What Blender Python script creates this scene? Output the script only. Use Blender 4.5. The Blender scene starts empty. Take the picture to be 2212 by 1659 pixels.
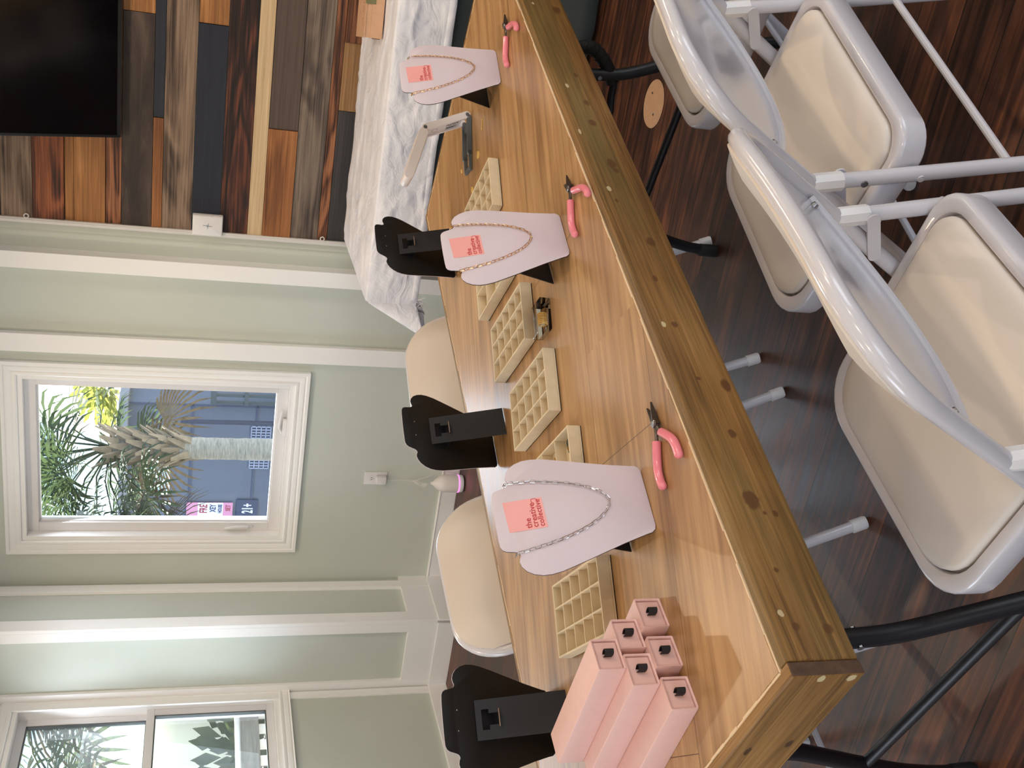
import bpy, bmesh, math, random
from mathutils import Vector, Matrix
random.seed(7)
C = bpy.context.scene.collection
PI = math.pi
TZ = 0.76                      # table top height
S = bpy.context.scene

# ------------------------------------------------------------------ colour and material helpers
def lin(r, g, b):
    f = lambda c: (c/255/12.92) if c/255 <= 0.04045 else ((c/255+0.055)/1.055)**2.4
    return (f(r), f(g), f(b), 1.0)

class NT:
    def __init__(s, name):
        s.m = bpy.data.materials.new(name); s.m.use_nodes = True
        s.t = s.m.node_tree; s.n = s.t.nodes; s.l = s.t.links
        s.b = s.n['Principled BSDF']; s.out = s.n['Material Output']
    def new(s, typ, **kw):
        n = s.n.new(typ)
        for k, v in kw.items(): setattr(n, k, v)
        return n
    def link(s, a, b): s.l.new(a, b)
    def put(s, inp, v):
        if hasattr(v, 'is_output') or isinstance(v, bpy.types.NodeSocket): s.l.new(v, inp)
        else: inp.default_value = v
    def math(s, op, a, b=None, c=None, clamp=False):
        n = s.new('ShaderNodeMath', operation=op, use_clamp=clamp)
        s.put(n.inputs[0], a)
        if b is not None: s.put(n.inputs[1], b)
        if c is not None: s.put(n.inputs[2], c)
        return n.outputs[0]
    def vmath(s, op, a, b=None):
        n = s.new('ShaderNodeVectorMath', operation=op)
        s.put(n.inputs[0], a)
        if b is not None: s.put(n.inputs[1], b)
        return n
    def coords(s, kind='Object'):
        return s.new('ShaderNodeTexCoord').outputs[kind]
    def mapping(s, vec, loc=(0,0,0), rot=(0,0,0), sc=(1,1,1)):
        n = s.new('ShaderNodeMapping')
        s.link(vec, n.inputs['Vector'])
        n.inputs['Location'].default_value = loc; n.inputs['Rotation'].default_value = rot; n.inputs['Scale'].default_value = sc
        return n.outputs[0]
    def noise(s, vec, scale, detail=4, rough=0.55, dist=0.0, dim='3D', w=None):
        n = s.new('ShaderNodeTexNoise', noise_dimensions=dim)
        if vec is not None: s.link(vec, n.inputs['Vector'])
        n.inputs['Scale'].default_value = scale; n.inputs['Detail'].default_value = detail
        n.inputs['Roughness'].default_value = rough; n.inputs['Distortion'].default_value = dist
        if w is not None: s.put(n.inputs['W'], w)
        return n.outputs[0]
    def ramp(s, fac, stops, interp='LINEAR'):
        n = s.new('ShaderNodeValToRGB'); n.color_ramp.interpolation = interp
        e = n.color_ramp.elements
        while len(e) < len(stops): e.new(0.5)
        for el, (p, c) in zip(e, stops): el.position = p; el.color = c
        s.put(n.inputs[0], fac)
        return n.outputs[0]
    def mix(s, fac, a, b, blend='MIX'):
        n = s.new('ShaderNodeMix', data_type='RGBA', blend_type=blend)
        s.put(n.inputs[0], fac); s.put(n.inputs[6], a); s.put(n.inputs[7], b)
        return n.outputs[2]
    def combine(s, x, y, z):
        n = s.new('ShaderNodeCombineXYZ')
        for i, v in enumerate((x, y, z)): s.put(n.inputs[i], v)
        return n.outputs[0]
    def sep(s, v):
        n = s.new('ShaderNodeSeparateXYZ'); s.link(v, n.inputs[0]); return n.outputs
    def bump(s, h, strength=0.2, dist=0.002):
        n = s.new('ShaderNodeBump'); n.inputs['Strength'].default_value = strength; n.inputs['Distance'].default_value = dist
        s.link(h, n.inputs['Height']); s.link(n.outputs[0], s.b.inputs['Normal'])
    def base(s, c): s.put(s.b.inputs['Base Color'], c)
    def rough(s, v): s.put(s.b.inputs['Roughness'], v)

def plain(name, rgb, rough=0.5, metal=0.0, spec=0.5, coat=0.0, var=0.0, scale=20, bump=0.0, bscale=200, sheen=0.0):
    k = NT(name); c = lin(*rgb)
    if var > 0:
        f = k.noise(k.coords(), scale, 4)
        d = tuple(x*(1-var) for x in c[:3])+(1,); u = tuple(min(1, x*(1+var)) for x in c[:3])+(1,)
        k.base(k.ramp(f, [(0.3, d), (0.7, u)]))
    else: k.base(c)
    k.rough(rough); k.b.inputs['Metallic'].default_value = metal
    k.b.inputs['Specular IOR Level'].default_value = spec
    if coat: k.b.inputs['Coat Weight'].default_value = coat; k.b.inputs['Coat Roughness'].default_value = 0.08
    if sheen: k.b.inputs['Sheen Weight'].default_value = sheen
    if bump: k.bump(k.noise(k.coords(), bscale, 3), bump, 0.001)
    return k.m

def glass(name, tint=(0.93, 0.97, 0.97, 1), fac=0.06, rough=0.0):
    k = NT(name)
    tr = k.new('ShaderNodeBsdfTransparent'); tr.inputs[0].default_value = tint
    gl = k.new('ShaderNodeBsdfGlossy'); gl.inputs['Roughness'].default_value = rough
    fr = k.new('ShaderNodeFresnel'); fr.inputs[0].default_value = 1.35
    mx = k.new('ShaderNodeMixShader'); k.link(fr.outputs[0], mx.inputs[0]); k.link(tr.outputs[0], mx.inputs[1]); k.link(gl.outputs[0], mx.inputs[2])
    k.link(mx.outputs[0], k.out.inputs[0])
    return k.m

def emit(name, rgb, strength):
    k = NT(name); k.base(lin(*rgb)); k.b.inputs['Emission Color'].default_value = lin(*rgb); k.b.inputs['Emission Strength'].default_value = strength
    return k.m

def planks(name, ang, width, length, cols, gap=0.0016, off=0.0, grain=(3, 60), rough=(0.3, 0.5), var=0.35, gapc=(20, 12, 8), knots=0.0, bump=0.15, wav=0.0, spec=0.5, joints=True, contrast=1.0, jl=()):
    """boards running along direction `ang` (radians from the object's X axis)"""
    k = NT(name)
    v = k.mapping(k.coords(), rot=(0, 0, -ang))
    x, y, z = k.sep(v)
    q = k.math('DIVIDE', k.math('ADD', y, off), width)
    idx = k.math('FLOOR', q); fr = k.math('SUBTRACT', q, idx)
    wn = k.new('ShaderNodeTexWhiteNoise', noise_dimensions='1D'); k.link(idx, wn.inputs['W'])
    rnd = wn.outputs['Value']
    p = k.math('DIVIDE', k.math('ADD', x, k.math('MULTIPLY', rnd, 7.31)), length)
    jdx = k.math('FLOOR', p); fj = k.math('SUBTRACT', p, jdx)
    wn2 = k.new('ShaderNodeTexWhiteNoise', noise_dimensions='2D'); k.link(k.combine(idx, jdx, 0.0), wn2.inputs['Vector'])
    rb = wn2.outputs['Value']
    gv = k.combine(k.math('MULTIPLY', x, grain[0]), k.math('MULTIPLY', y, grain[1]), k.math('MULTIPLY', rb, 40.0))
    if wav > 0:
        lowv = k.combine(k.math('MULTIPLY', x, 2.2), k.math('MULTIPLY', y, 9.0), k.math('MULTIPLY', rb, 40.0))
        low = k.noise(lowv, 1.0, 3, 0.5, 0.6)
        gr = k.math('ADD', k.math('MULTIPLY', k.math('SINE', k.math('MULTIPLY', low, wav)), 0.09), k.math('MULTIPLY', k.noise(gv, 1.0, 6, 0.65, 0.4), 1.0))
    else:
        gr = k.noise(gv, 1.0, 6, 0.62, 0.5)
    if contrast != 1.0: gr = k.math('ADD', k.math('MULTIPLY', k.math('SUBTRACT', gr, 0.5), contrast), 0.5)
    col = k.ramp(gr, cols)
    tone = k.math('ADD', k.math('MULTIPLY', k.math('SUBTRACT', rb, 0.5), var), 1.0)
    col = k.mix(1.0, col, k.combine(tone, tone, tone), 'MULTIPLY')
    if knots > 0:
        kv = k.combine(k.math('MULTIPLY', x, 4.0), k.math('MULTIPLY', y, 9.0), 0.0)
        vo = k.new('ShaderNodeTexVoronoi'); vo.inputs['Scale'].default_value = knots; k.link(kv, vo.inputs['Vector'])
        kf = k.ramp(vo.outputs['Distance'], [(0.04, (1, 1, 1, 1)), (0.13, (0, 0, 0, 1))])
        col = k.mix(k.math('MULTIPLY', kf, 0.65), col, lin(60, 34, 18))
    e1 = k.math('MINIMUM', fr, k.math('SUBTRACT', 1.0, fr))
    g1 = k.math('LESS_THAN', e1, gap/width)
    if joints:
        e2 = k.math('MINIMUM', fj, k.math('SUBTRACT', 1.0, fj))
        g = k.math('MAXIMUM', g1, k.math('LESS_THAN', e2, gap/length))
    else: g = g1
    for (jx, ja, jb_) in jl:
        a1 = k.math('LESS_THAN', k.math('ABSOLUTE', k.math('SUBTRACT', x, jx)), gap)
        a1 = k.math('MULTIPLY', a1, k.math('MULTIPLY', k.math('GREATER_THAN', y, ja), k.math('LESS_THAN', y, jb_)))
        g = k.math('MAXIMUM', g, a1)
    col = k.mix(g, col, lin(*gapc))
    k.base(col)
    k.rough(k.math('ADD', k.math('MULTIPLY', gr, rough[1]-rough[0]), rough[0]))
    k.b.inputs['Specular IOR Level'].default_value = spec
    k.bump(k.math('SUBTRACT', gr, k.math('MULTIPLY', g, 1.5)), bump, 0.001)
    return k.m

def wood(name, cols, axis=0, grain=(2.5, 45), seed=0.0, rough=0.6, wav=0.0, contrast=1.0, bump=0.3, spots=(), spotc=(60, 38, 22), fill=(), stain=None, spec=0.4):
    """one board, grain along object axis `axis`; spots = (x, y, z, rx, rz) knots, fill = pale filler patches"""
    k = NT(name)
    co = k.coords(); x, y, z = k.sep(co)
    ax = [x, y, z]; u = ax[axis]; oth = [ax[i] for i in range(3) if i != axis]
    vv = k.math('ADD', oth[0], k.math('MULTIPLY', oth[1], 1.0))
    gv = k.combine(k.math('MULTIPLY', u, grain[0]), k.math('MULTIPLY', oth[0], grain[1]), k.math('ADD', k.math('MULTIPLY', oth[1], grain[1]), seed*17.3))
    g = k.noise(gv, 1.0, 6, 0.62, 0.6)
    if wav > 0:
        lv = k.combine(k.math('MULTIPLY', u, 1.7), k.math('MULTIPLY', oth[0], 9.0), k.math('ADD', k.math('MULTIPLY', oth[1], 9.0), seed*5.1))
        low = k.noise(lv, 1.0, 2, 0.5, 0.8)
        g = k.math('ADD', g, k.math('MULTIPLY', k.math('SINE', k.math('MULTIPLY', low, wav)), 0.13))
    if contrast != 1.0: g = k.math('ADD', k.math('MULTIPLY', k.math('SUBTRACT', g, 0.5), contrast), 0.5)
    col = k.ramp(g, cols)
    if stain:
        sv = k.combine(k.math('MULTIPLY', u, 1.6), k.math('MULTIPLY', oth[0], 10), k.math('ADD', k.math('MULTIPLY', oth[1], 14), seed*3.7))
        sf = k.ramp(k.noise(sv, 1.0, 3, 0.5, 0.3), [(0.42, (0, 0, 0, 1)), (0.66, (1, 1, 1, 1))])
        col = k.mix(k.math('MULTIPLY', sf, stain[1]), col, lin(*stain[0]))
    def blob(lst, colr, strength, soft):
        nonlocal col
        m = None
        for (px, py, pz, ru, rv) in lst:
            d = k.vmath('SUBTRACT', co, (px, py, pz))
            sc = [1/rv]*3; sc[axis] = 1/ru
            d = k.vmath('MULTIPLY', d.outputs[0], tuple(sc))
            ln = k.vmath('LENGTH', d.outputs[0]).outputs['Value']
            ln = k.math('ADD', ln, k.math('MULTIPLY', k.math('SUBTRACT', k.noise(co, 140, 2), .5), .9)); f = k.math('SUBTRACT', 1.0+soft, ln); f = k.math('DIVIDE', f, soft, clamp=True)
            m = f if m is None else k.math('MAXIMUM', m, f)
        col = k.mix(k.math('MULTIPLY', m, strength), col, lin(*colr))
    if spots: blob(spots, spotc, 0.85, 0.5)
    if fill: blob(fill, (205, 190, 150), 0.85, 0.25)
    k.base(col); k.rough(rough); k.b.inputs['Specular IOR Level'].default_value = spec
    k.bump(g, bump, 0.001)
    return k.m

# ------------------------------------------------------------------ mesh helpers
class MB:
    def __init__(s): s.bm = bmesh.new(); s.mi = 0
    def _mark(s, faces):
        for f in faces: f.material_index = s.mi
    def quadloft(s, rings, closed=True, cap=True):
        """rings of equal length joined by quads"""
        vs = [[s.bm.verts.new(p) for p in r] for r in rings]
        fs = []
        n = len(rings[0])
        for a, b in zip(vs, vs[1:]):
            for i in range(n if closed else n-1):
                j = (i+1) % n
                fs.append(s.bm.faces.new((a[i], a[j], b[j], b[i])))
        if cap and closed:
            if n > 2:
                fs.append(s.bm.faces.new(vs[0][::-1])); fs.append(s.bm.faces.new(vs[-1]))
        s._mark(fs); return fs
    def box(s, lo, hi, M=None):
        x0, y0, z0 = lo; x1, y1, z1 = hi
        P = [Vector(p) for p in ((x0,y0,z0),(x1,y0,z0),(x1,y1,z0),(x0,y1,z0),(x0,y0,z1),(x1,y0,z1),(x1,y1,z1),(x0,y1,z1))]
        if M: P = [M @ p for p in P]
        v = [s.bm.verts.new(p) for p in P]
        fs = [s.bm.faces.new([v[i] for i in f]) for f in ((0,3,2,1),(4,5,6,7),(0,1,5,4),(1,2,6,5),(2,3,7,6),(3,0,4,7))]
        s._mark(fs); return s
    def tube(s, pts, r, seg=10, closed=False, cap=True, flat=1.0):
        pts = [Vector(p) for p in pts]; n = len(pts)
        rs = r if isinstance(r, (list, tuple)) else [r]*n
        rings = []; up = None
        for i, p in enumerate(pts):
            if closed: t = pts[(i+1) % n]-pts[i-1]
            else: t = pts[min(i+1, n-1)]-pts[max(i-1, 0)]
            t.normalize()
            if up is None:
                up = Vector((0, 0, 1)) if abs(t.z) < 0.9 else Vector((1, 0, 0))
            a = up - t*up.dot(t)
            if a.length < 1e-5: a = Vector((1, 0, 0)) - t*t.x
            a.normalize(); b = t.cross(a); up = a
            rings.append([p + (a*math.cos(2*PI*k/seg)*flat + b*math.sin(2*PI*k/seg))*rs[i] for k in range(seg)])
        if closed: rings.append(rings[0])
        if closed:
            vs = [[s.bm.verts.new(p) for p in rr] for rr in rings[:-1]]; vs.append(vs[0]); fs = []
            for A, B in zip(vs, vs[1:]):
                for i in range(seg):
                    j = (i+1) % seg; fs.append(s.bm.faces.new((A[i], A[j], B[j], B[i])))
            s._mark(fs)
        else: s.quadloft(rings, True, cap)
        return s
    def cyl(s, p0, p1, r, seg=16, r1=None):
        return s.tube([p0, p1], [r, r if r1 is None else r1], seg)
    def ball(s, c, r, seg=12, sq=(1, 1, 1)):
        rings = []
        for i in range(1, seg//2):
            a = PI*i/(seg//2)
            rings.append([(c[0]+r*sq[0]*math.sin(a)*math.cos(2*PI*k/seg), c[1]+r*sq[1]*math.sin(a)*math.sin(2*PI*k/seg), c[2]-r*sq[2]*math.cos(a)) for k in range(seg)])
        s.quadloft(rings); return s
    def lathe(s, prof, c=(0, 0, 0), seg=28):
        s.quadloft([[(c[0]+r*math.cos(2*PI*k/seg), c[1]+r*math.sin(2*PI*k/seg), c[2]+z) for k in range(seg)] for r, z in prof]); return s
    def prism(s, out, z0, z1, M=None, bev=0.0, steps=2):
        """2D outline (counter-clockwise) extruded z0..z1, edges rounded by bev"""
        out = [Vector((p[0], p[1])) for p in out]; n = len(out)
        def inset(d):
            if d == 0: return out
            r = []
            for i in range(n):
                a = (out[i]-out[i-1]); b = (out[(i+1) % n]-out[i])
                if a.length < 1e-9 or b.length < 1e-9: r.append(out[i]); continue
                a.normalize(); b.normalize()
                na = Vector((-a.y, a.x)); nb = Vector((-b.y, b.x)); m = na+nb
                if m.length < 1e-6: m = na
                m.normalize(); r.append(out[i]+m*min(d/max(0.35, m.dot(na)), d*2))
            return r
        lev = []
        if bev > 0:
            for i in range(steps+1):
                a = PI/2*i/steps; lev.append((bev*(1-math.sin(a)), z0+bev*(1-math.cos(a))))
            for i in range(steps+1):
                a = PI/2*(1-i/steps); lev.append((bev*(1-math.sin(a)), z1-bev*(1-math.cos(a))))
        else: lev = [(0, z0), (0, z1)]
        rings = []
        for d, z in lev:
            R = [Vector((p.x, p.y, z)) for p in inset(d)]
            rings.append([M @ p for p in R] if M else R)
        s.quadloft(rings); return s
    def poly(s, pts):
        f = s.bm.faces.new([s.bm.verts.new(p) for p in pts]); s._mark([f]); return s
    def obj(s, name, mats, parent=None, smooth=True, ang=35, loc=None, rot=None, bevel=0.0, recalc=True):
        if recalc: bmesh.ops.recalc_face_normals(s.bm, faces=s.bm.faces)
        me = bpy.data.meshes.new(name); s.bm.to_mesh(me); s.bm.free()
        if not isinstance(mats, (list, tuple)): mats = [mats]
        for m in mats: me.materials.append(m)
        if smooth:
            me.shade_smooth(); me.set_sharp_from_angle(angle=math.radians(ang))
        o = bpy.data.objects.new(name, me); C.objects.link(o)
        if parent is not None: o.parent = parent
        if loc: o.location = loc
        if rot: o.rotation_euler = rot
        if bevel:
            b = o.modifiers.new('edge', 'BEVEL'); b.width = bevel; b.segments = 2; b.limit_method = 'ANGLE'; b.angle_limit = math.radians(40)
        return o

def tag(o, label, cat, group=None, kind=None):
    o['label'] = label; o['category'] = cat
    if group: o['group'] = group
    if kind: o['kind'] = kind
    return o
def thing(name, label, cat, loc=(0, 0, 0), rz=0.0, group=None):
    o = bpy.data.objects.new(name, None); C.objects.link(o); o.empty_display_size = 0.05
    o.location = loc; o.rotation_euler = (0, 0, rz)
    return tag(o, label, cat, group)
def struct(o): o['kind'] = 'structure'; return o
def copy_tree(o, parent=None):
    c = o.copy(); C.objects.link(c); c.parent = parent
    for ch in list(o.children): copy_tree(ch, c)
    return c
def rrect(hx0, hx1, y0, y1, r, n=6):
    if not isinstance(r, (list, tuple)): r = [r]*4        # order: (x1,y0) (x1,y1) (x0,y1) (x0,y0)
    out = []
    for (cx, cy, a0, rr) in ((hx1-r[0], y0+r[0], -PI/2, r[0]), (hx1-r[1], y1-r[1], 0, r[1]), (hx0+r[2], y1-r[2], PI/2, r[2]), (hx0+r[3], y0+r[3], PI, r[3])):
        for i in range(n+1):
            a = a0+PI/2*i/n; out.append((cx+rr*math.cos(a), cy+rr*math.sin(a)))
    return out
def smooth_path(pts, n=6):
    P = [Vector(p) for p in pts]; out = []
    for i in range(len(P)-1):
        p0 = P[max(i-1, 0)]; p1 = P[i]; p2 = P[i+1]; p3 = P[min(i+2, len(P)-1)]
        for k in range(n):
            t = k/n
            out.append(0.5*((2*p1)+(p2-p0)*t+(2*p0-5*p1+4*p2-p3)*t*t+(3*p1-p0-3*p2+p3)*t**3))
    out.append(P[-1]); return out
def text_mesh(name, body, size, mat, parent, M, extrude=0.0002, align='LEFT', spacing=1.0, bold=0.0, line=1.0):
    cu = bpy.data.curves.new(name, 'FONT'); cu.body = body; cu.size = size; cu.extrude = extrude; cu.align_x = align
    cu.space_character = spacing; cu.offset = bold; cu.space_line = line; cu.resolution_u = 3
    t = bpy.data.objects.new(name+'_tmp', cu); C.objects.link(t)
    bpy.context.view_layer.update()
    me = bpy.data.meshes.new_from_object(t.evaluated_get(bpy.context.evaluated_depsgraph_get()))
    bpy.data.objects.remove(t); bpy.data.curves.remove(cu)
    me.name = name; me.materials.clear(); me.materials.append(mat)
    me.transform(M)
    o = bpy.data.objects.new(name, me); C.objects.link(o); o.parent = parent
    return o

# ------------------------------------------------------------------ camera (35 mm-equivalent phone frame held on its side)
f_px = 2272.01171
R = Matrix(((-0.17806818, -0.23337717, -0.9559429), (-0.71111862, 0.70199417, -0.03891635), (0.68014853, 0.67285903, -0.29096167)))
cd = bpy.data.cameras.new('camera'); cam = bpy.data.objects.new('camera', cd); C.objects.link(cam)
cd.sensor_fit = 'HORIZONTAL'; cd.sensor_width = 36; cd.lens = 36*f_px/2212; cd.clip_start = 0.02; cd.clip_end = 300
ax = [Vector(R[0]), -Vector(R[1]), -Vector(R[2])]
Mc = Matrix(((ax[0].x, ax[1].x, ax[2].x), (ax[0].y, ax[1].y, ax[2].y), (ax[0].z, ax[1].z, ax[2].z))).to_4x4()
Mc.translation = (-0.49209386, -0.90324303, 1.37)
cam.matrix_world = Mc
S.camera = cam

# room frame: x along the window wall (to the right), y into the depth, rotated against the table
RZ = math.atan2(-0.94075543, 0.33908587)
ROOM = Matrix.Rotation(RZ, 4, 'Z')
def room(o): o.rotation_euler = (0, 0, RZ); return o
def rpt(x, y, z): return ROOM @ Vector((x, y, z))

# ------------------------------------------------------------------ materials
M = {}
M['top'] = planks('table_laminate', math.radians(157.3), 0.2162, 60, [(0.2, lin(122, 88, 54)), (0.42, lin(156, 117, 76)), (0.6, lin(176, 136, 92)), (0.85, lin(198, 158, 112))], off=0.0, grain=(2.6, 58), rough=(0.27, 0.38), var=0.0, gap=0.0006, gapc=(92, 60, 36), bump=0.08, wav=16, contrast=1.1, spec=0.5, joints=False, jl=((-.788, -.650, -.4335), (.0685, -.4335, -.2165), (-.3655, -.4335, -.2165), (-.95, -.866, -.65), (-1.5, -1.08, -.866)))
PINE = [(0.2, lin(96, 68, 34)), (0.42, lin(136, 100, 54)), (0.6, lin(160, 120, 70)), (0.85, lin(184, 144, 90))]
kx = [(1.226, .710, .006, .003), (1.128, .712, .008, .0045), (1.061, .717, .009, .006), (.935, .714, .012, .007), (.916, .711, .006, .004), (.829, .733, .004, .0025), (1.49, .690, .013, .007), (.726, .703, .009, .006), (.535, .723, .005, .004), (.428, .721, .003, .003), (.417, .684, .009, .006), (.329, .706, .006, .0045), (.221, .719, .012, .0085), (.201, .708, .0025, .002), (.200, .694, .004, .003), (.119, .725, .003, .0025), (.045, .730, .0045, .004), (.041, .691, .006, .005), (1.62, .70, .01, .006), (.636, .723, .006, .003)]
kn = [(a, -.018, b_, c_*.95, d_*.95) for a, b_, c_, d_ in kx]
fl = [(1.505, -.018, .737, .005, .0025), (1.182, -.018, .737, .006, .003), (.86, -.018, .738, .006, .0035), (.534, -.018, .740, .005, .003), (.062, -.018, .742, .004, .003), (1.026, -.018, .749, .007, .0022)]
M['pine'] = wood('pine_board', PINE, axis=0, grain=(4.5, 240), wav=9, spots=kn, fill=fl, spotc=(92, 58, 30), stain=((104, 96, 56), 0.6), rough=0.55, contrast=1.15)
M['pine_y'] = wood('pine_end_board', PINE, axis=1, grain=(4.5, 240), seed=3, wav=8, spots=[(-0.0145, 0.14, .689, .007, .0035), (-0.0145, .152, .738, .008, .003)], fill=[(-0.0145, -.010, .720, .0055, .004), (-0.0145, -.009, .682, .0060, .0045)], rough=0.55)
M['endgrain'] = plain('pine_end_grain', (84, 62, 46), 0.8, var=0.25, scale=90)
M['caulk'] = plain('pale_seam', (222, 196, 160), 0.7)
M['black_metal'] = plain('black_powder_coat', (24, 24, 30), 0.42, spec=0.5)
M['black_rubber'] = plain('black_rubber', (16, 16, 17), 0.7)
M['white_metal'] = plain('white_enamel', (206, 203, 208), 0.2, spec=0.5, coat=0.3)
M['white_vinyl'] = plain('white_vinyl', (214, 204, 194), 0.42, spec=0.4, bump=0.05, bscale=400)
M['white_plastic'] = plain('white_plastic', (225, 222, 222), 0.4)
M['steel'] = plain('rivet_steel', (150, 150, 155), 0.3, metal=1.0)
M['card_face'] = plain('velvet_card', (212, 199, 208), 0.85, bump=0.06, bscale=900, sheen=0.1)
M['card_black'] = plain('black_card', (13, 13, 15), 0.6, spec=0.35)
M['card_strut'] = plain('black_strut_card', (30, 30, 35), 0.5, spec=0.4)
M['card_edge'] = plain('card_edge', (150, 125, 105), 0.8)
M['sticker'] = plain('pink_sticker', (240, 168, 164), 0.4)
M['red_ink'] = plain('red_ink', (190, 46, 50), 0.5)
M['black_ink'] = plain('black_ink', (20, 20, 22), 0.5)
M['silver'] = plain('silver_chain', (215, 212, 210), 0.18, metal=1.0)
M['gold'] = plain('gold_chain', (226, 176, 110), 0.22, metal=1.0)
M['gold_y'] = plain('gold_yellow', (255, 214, 120), 0.3, metal=0.2, spec=0.8)
M['cream'] = plain('cream_velvet', (212, 194, 162), 0.85, var=0.05, scale=60, sheen=0.1)
M['contact_shadow'] = plain('contact_shadow_dark', (30, 24, 20), 0.9)
M['pink_box'] = plain('pink_paper', (224, 182, 174), 0.5, var=0.02, scale=80)
M['ribbon'] = plain('black_ribbon', (20, 19, 22), 0.6)
M['pink_grip'] = plain('pink_vinyl_grip', (238, 136, 148), 0.2, coat=0.4)
M['tool_steel'] = plain('dark_tool_steel', (84, 74, 68), 0.35, metal=0.8)
M['lamp_white'] = plain('lamp_white_plastic', (226, 218, 216), 0.35)
M['lamp_grey'] = plain('lamp_grey_plastic', (88, 92, 92), 0.5)
M['acrylic'] = glass('clear_acrylic', (0.93, 0.91, 0.88, 1))
M['wall'] = plain('sage_wall_paint', (200, 205, 195), 0.75, var=0.02, scale=3, bump=0.03, bscale=60)
M['trim'] = plain('white_trim_paint', (243, 241, 239), 0.38, var=0.01, scale=5)
M['ceil'] = plain('ceiling_paint', (232, 230, 224), 0.8)
M['pane'] = glass('window_glass', (0.94, 0.98, 0.99, 1))
M['tv_black'] = plain('tv_screen', (3, 3, 6), 0.12, spec=0.5)
M['tv_frame'] = plain('tv_bezel', (16, 16, 18), 0.4)
M['conduit'] = plain('conduit_white', (214, 210, 206), 0.4)
M['cloth_w'] = NT('white_cotton')
k = M['cloth_w']; k.base(k.ramp(k.noise(k.coords(), 9, 5), [(0.3, lin(214, 214, 224)), (0.7, lin(236, 234, 238))])); k.rough(0.9); k.bump(k.noise(k.mapping(k.coords(), sc=(1, 1, 1.4)), 9, 4, 0.5, 1.6), 0.6, 0.016); M['cloth_w'] = k.m
M['cloth_b'] = plain('black_cloth', (56, 62, 62), 0.9, bump=0.1, bscale=300)
M['cardboard'] = plain('kraft_cardboard', (200, 158, 124), 0.8, var=0.05, scale=30)
M['tape'] = plain('olive_tape', (112, 108, 70), 0.35)
M['ceramic'] = plain('matte_ceramic', (222, 214, 208), 0.6, var=0.02)
M['pink_led'] = emit('pink_led_ring', (255, 130, 225), 1.6)
M['bulb'] = emit('warm_bulb', (255, 205, 150), 30)

exec_parts = []

# ================================================================== ROOM SHELL
def rbox(name, boxes, mat, bevel=0.0, parent=None, structure=True):
    b = MB()
    for lo, hi in boxes: b.box(lo, hi)
    o = b.obj(name, mat, parent, smooth=False, bevel=bevel)
    if parent is None: room(o)
    if structure and parent is None: struct(o)
    return o
XL, XR, YB, YF, ZC = -3.12, 4.2, 3.93, -3.6, 2.85
M['floor'] = planks('floor_wood', 0.0, 0.1305, 1.9, [(0.2, lin(30, 17, 12)), (0.42, lin(58, 33, 22)), (0.58, lin(82, 47, 29)), (0.8, lin(112, 66, 38))], off=-0.011, grain=(2.6, 75), rough=(0.34, 0.5), var=0.75, gap=0.0013, gapc=(8, 5, 4), bump=0.3, wav=22, contrast=1.15, joints=True)
rbox('floor', [((XL-.12, YF-.12, -.05), (XR+.12, YB+.12, 0))], M['floor'])
rbox('ceiling', [((XL-.12, YF-.12, ZC), (XR+.12, YB+.12, ZC+.05))], M['ceil'])
# back wall with the crank-window opening
W1 = (-2.437, -1.547, 0.89, 2.13)
wb = rbox('wall_back', [((XL-.12, YB, 0), (W1[0], YB+.12, ZC)), ((W1[1], YB, 0), (XR+.12, YB+.12, ZC)), ((W1[0], YB, 0), (W1[1], YB+.12, W1[2])), ((W1[0], YB, W1[3]), (W1[1], YB+.12, ZC))], M['wall'])
# left wall with the double-hung window opening
W2 = (2.60, 3.53, 0.885, 2.125)
rbox('wall_left', [((XL-.12, YF-.12, 0), (XL, -1.6, ZC)), ((XL-.12, -.4, 0), (XL, W2[0], ZC)), ((XL-.12, W2[1], 0), (XL, YB, ZC)), ((XL-.12, W2[0], 0), (XL, W2[1], W2[2])), ((XL-.12, W2[0], W2[3]), (XL, W2[1], ZC)), ((XL-.12, -1.6, 0), (XL, -.4, .85)), ((XL-.12, -1.6, 2.15), (XL, -.4, ZC))], M['wall'])
# walls behind the photographer, with two window openings
rbox('wall_front', [((XL-.12, YF-.12, 0), (-1.9, YF, ZC)), ((-.5, YF-.12, 0), (.7, YF, ZC)), ((2.3, YF-.12, 0), (XR+.12, YF, ZC)), ((-1.9, YF-.12, 0), (-.5, YF, .8)), ((-1.9, YF-.12, 2.2), (-.5, YF, ZC)), ((.7, YF-.12, 0), (2.3, YF, .8)), ((.7, YF-.12, 2.2), (2.3, YF, ZC))], M['wall'])
rbox('wall_right', [((XR, YF, 0), (XR+.12, -1.4, ZC)), ((XR, 0.6, 0), (XR+.12, YB, ZC)), ((XR, -1.4, 0), (XR+.12, .6, .3)), ((XR, -1.4, 2.3), (XR+.12, .6, ZC))], M['wall'])
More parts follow.
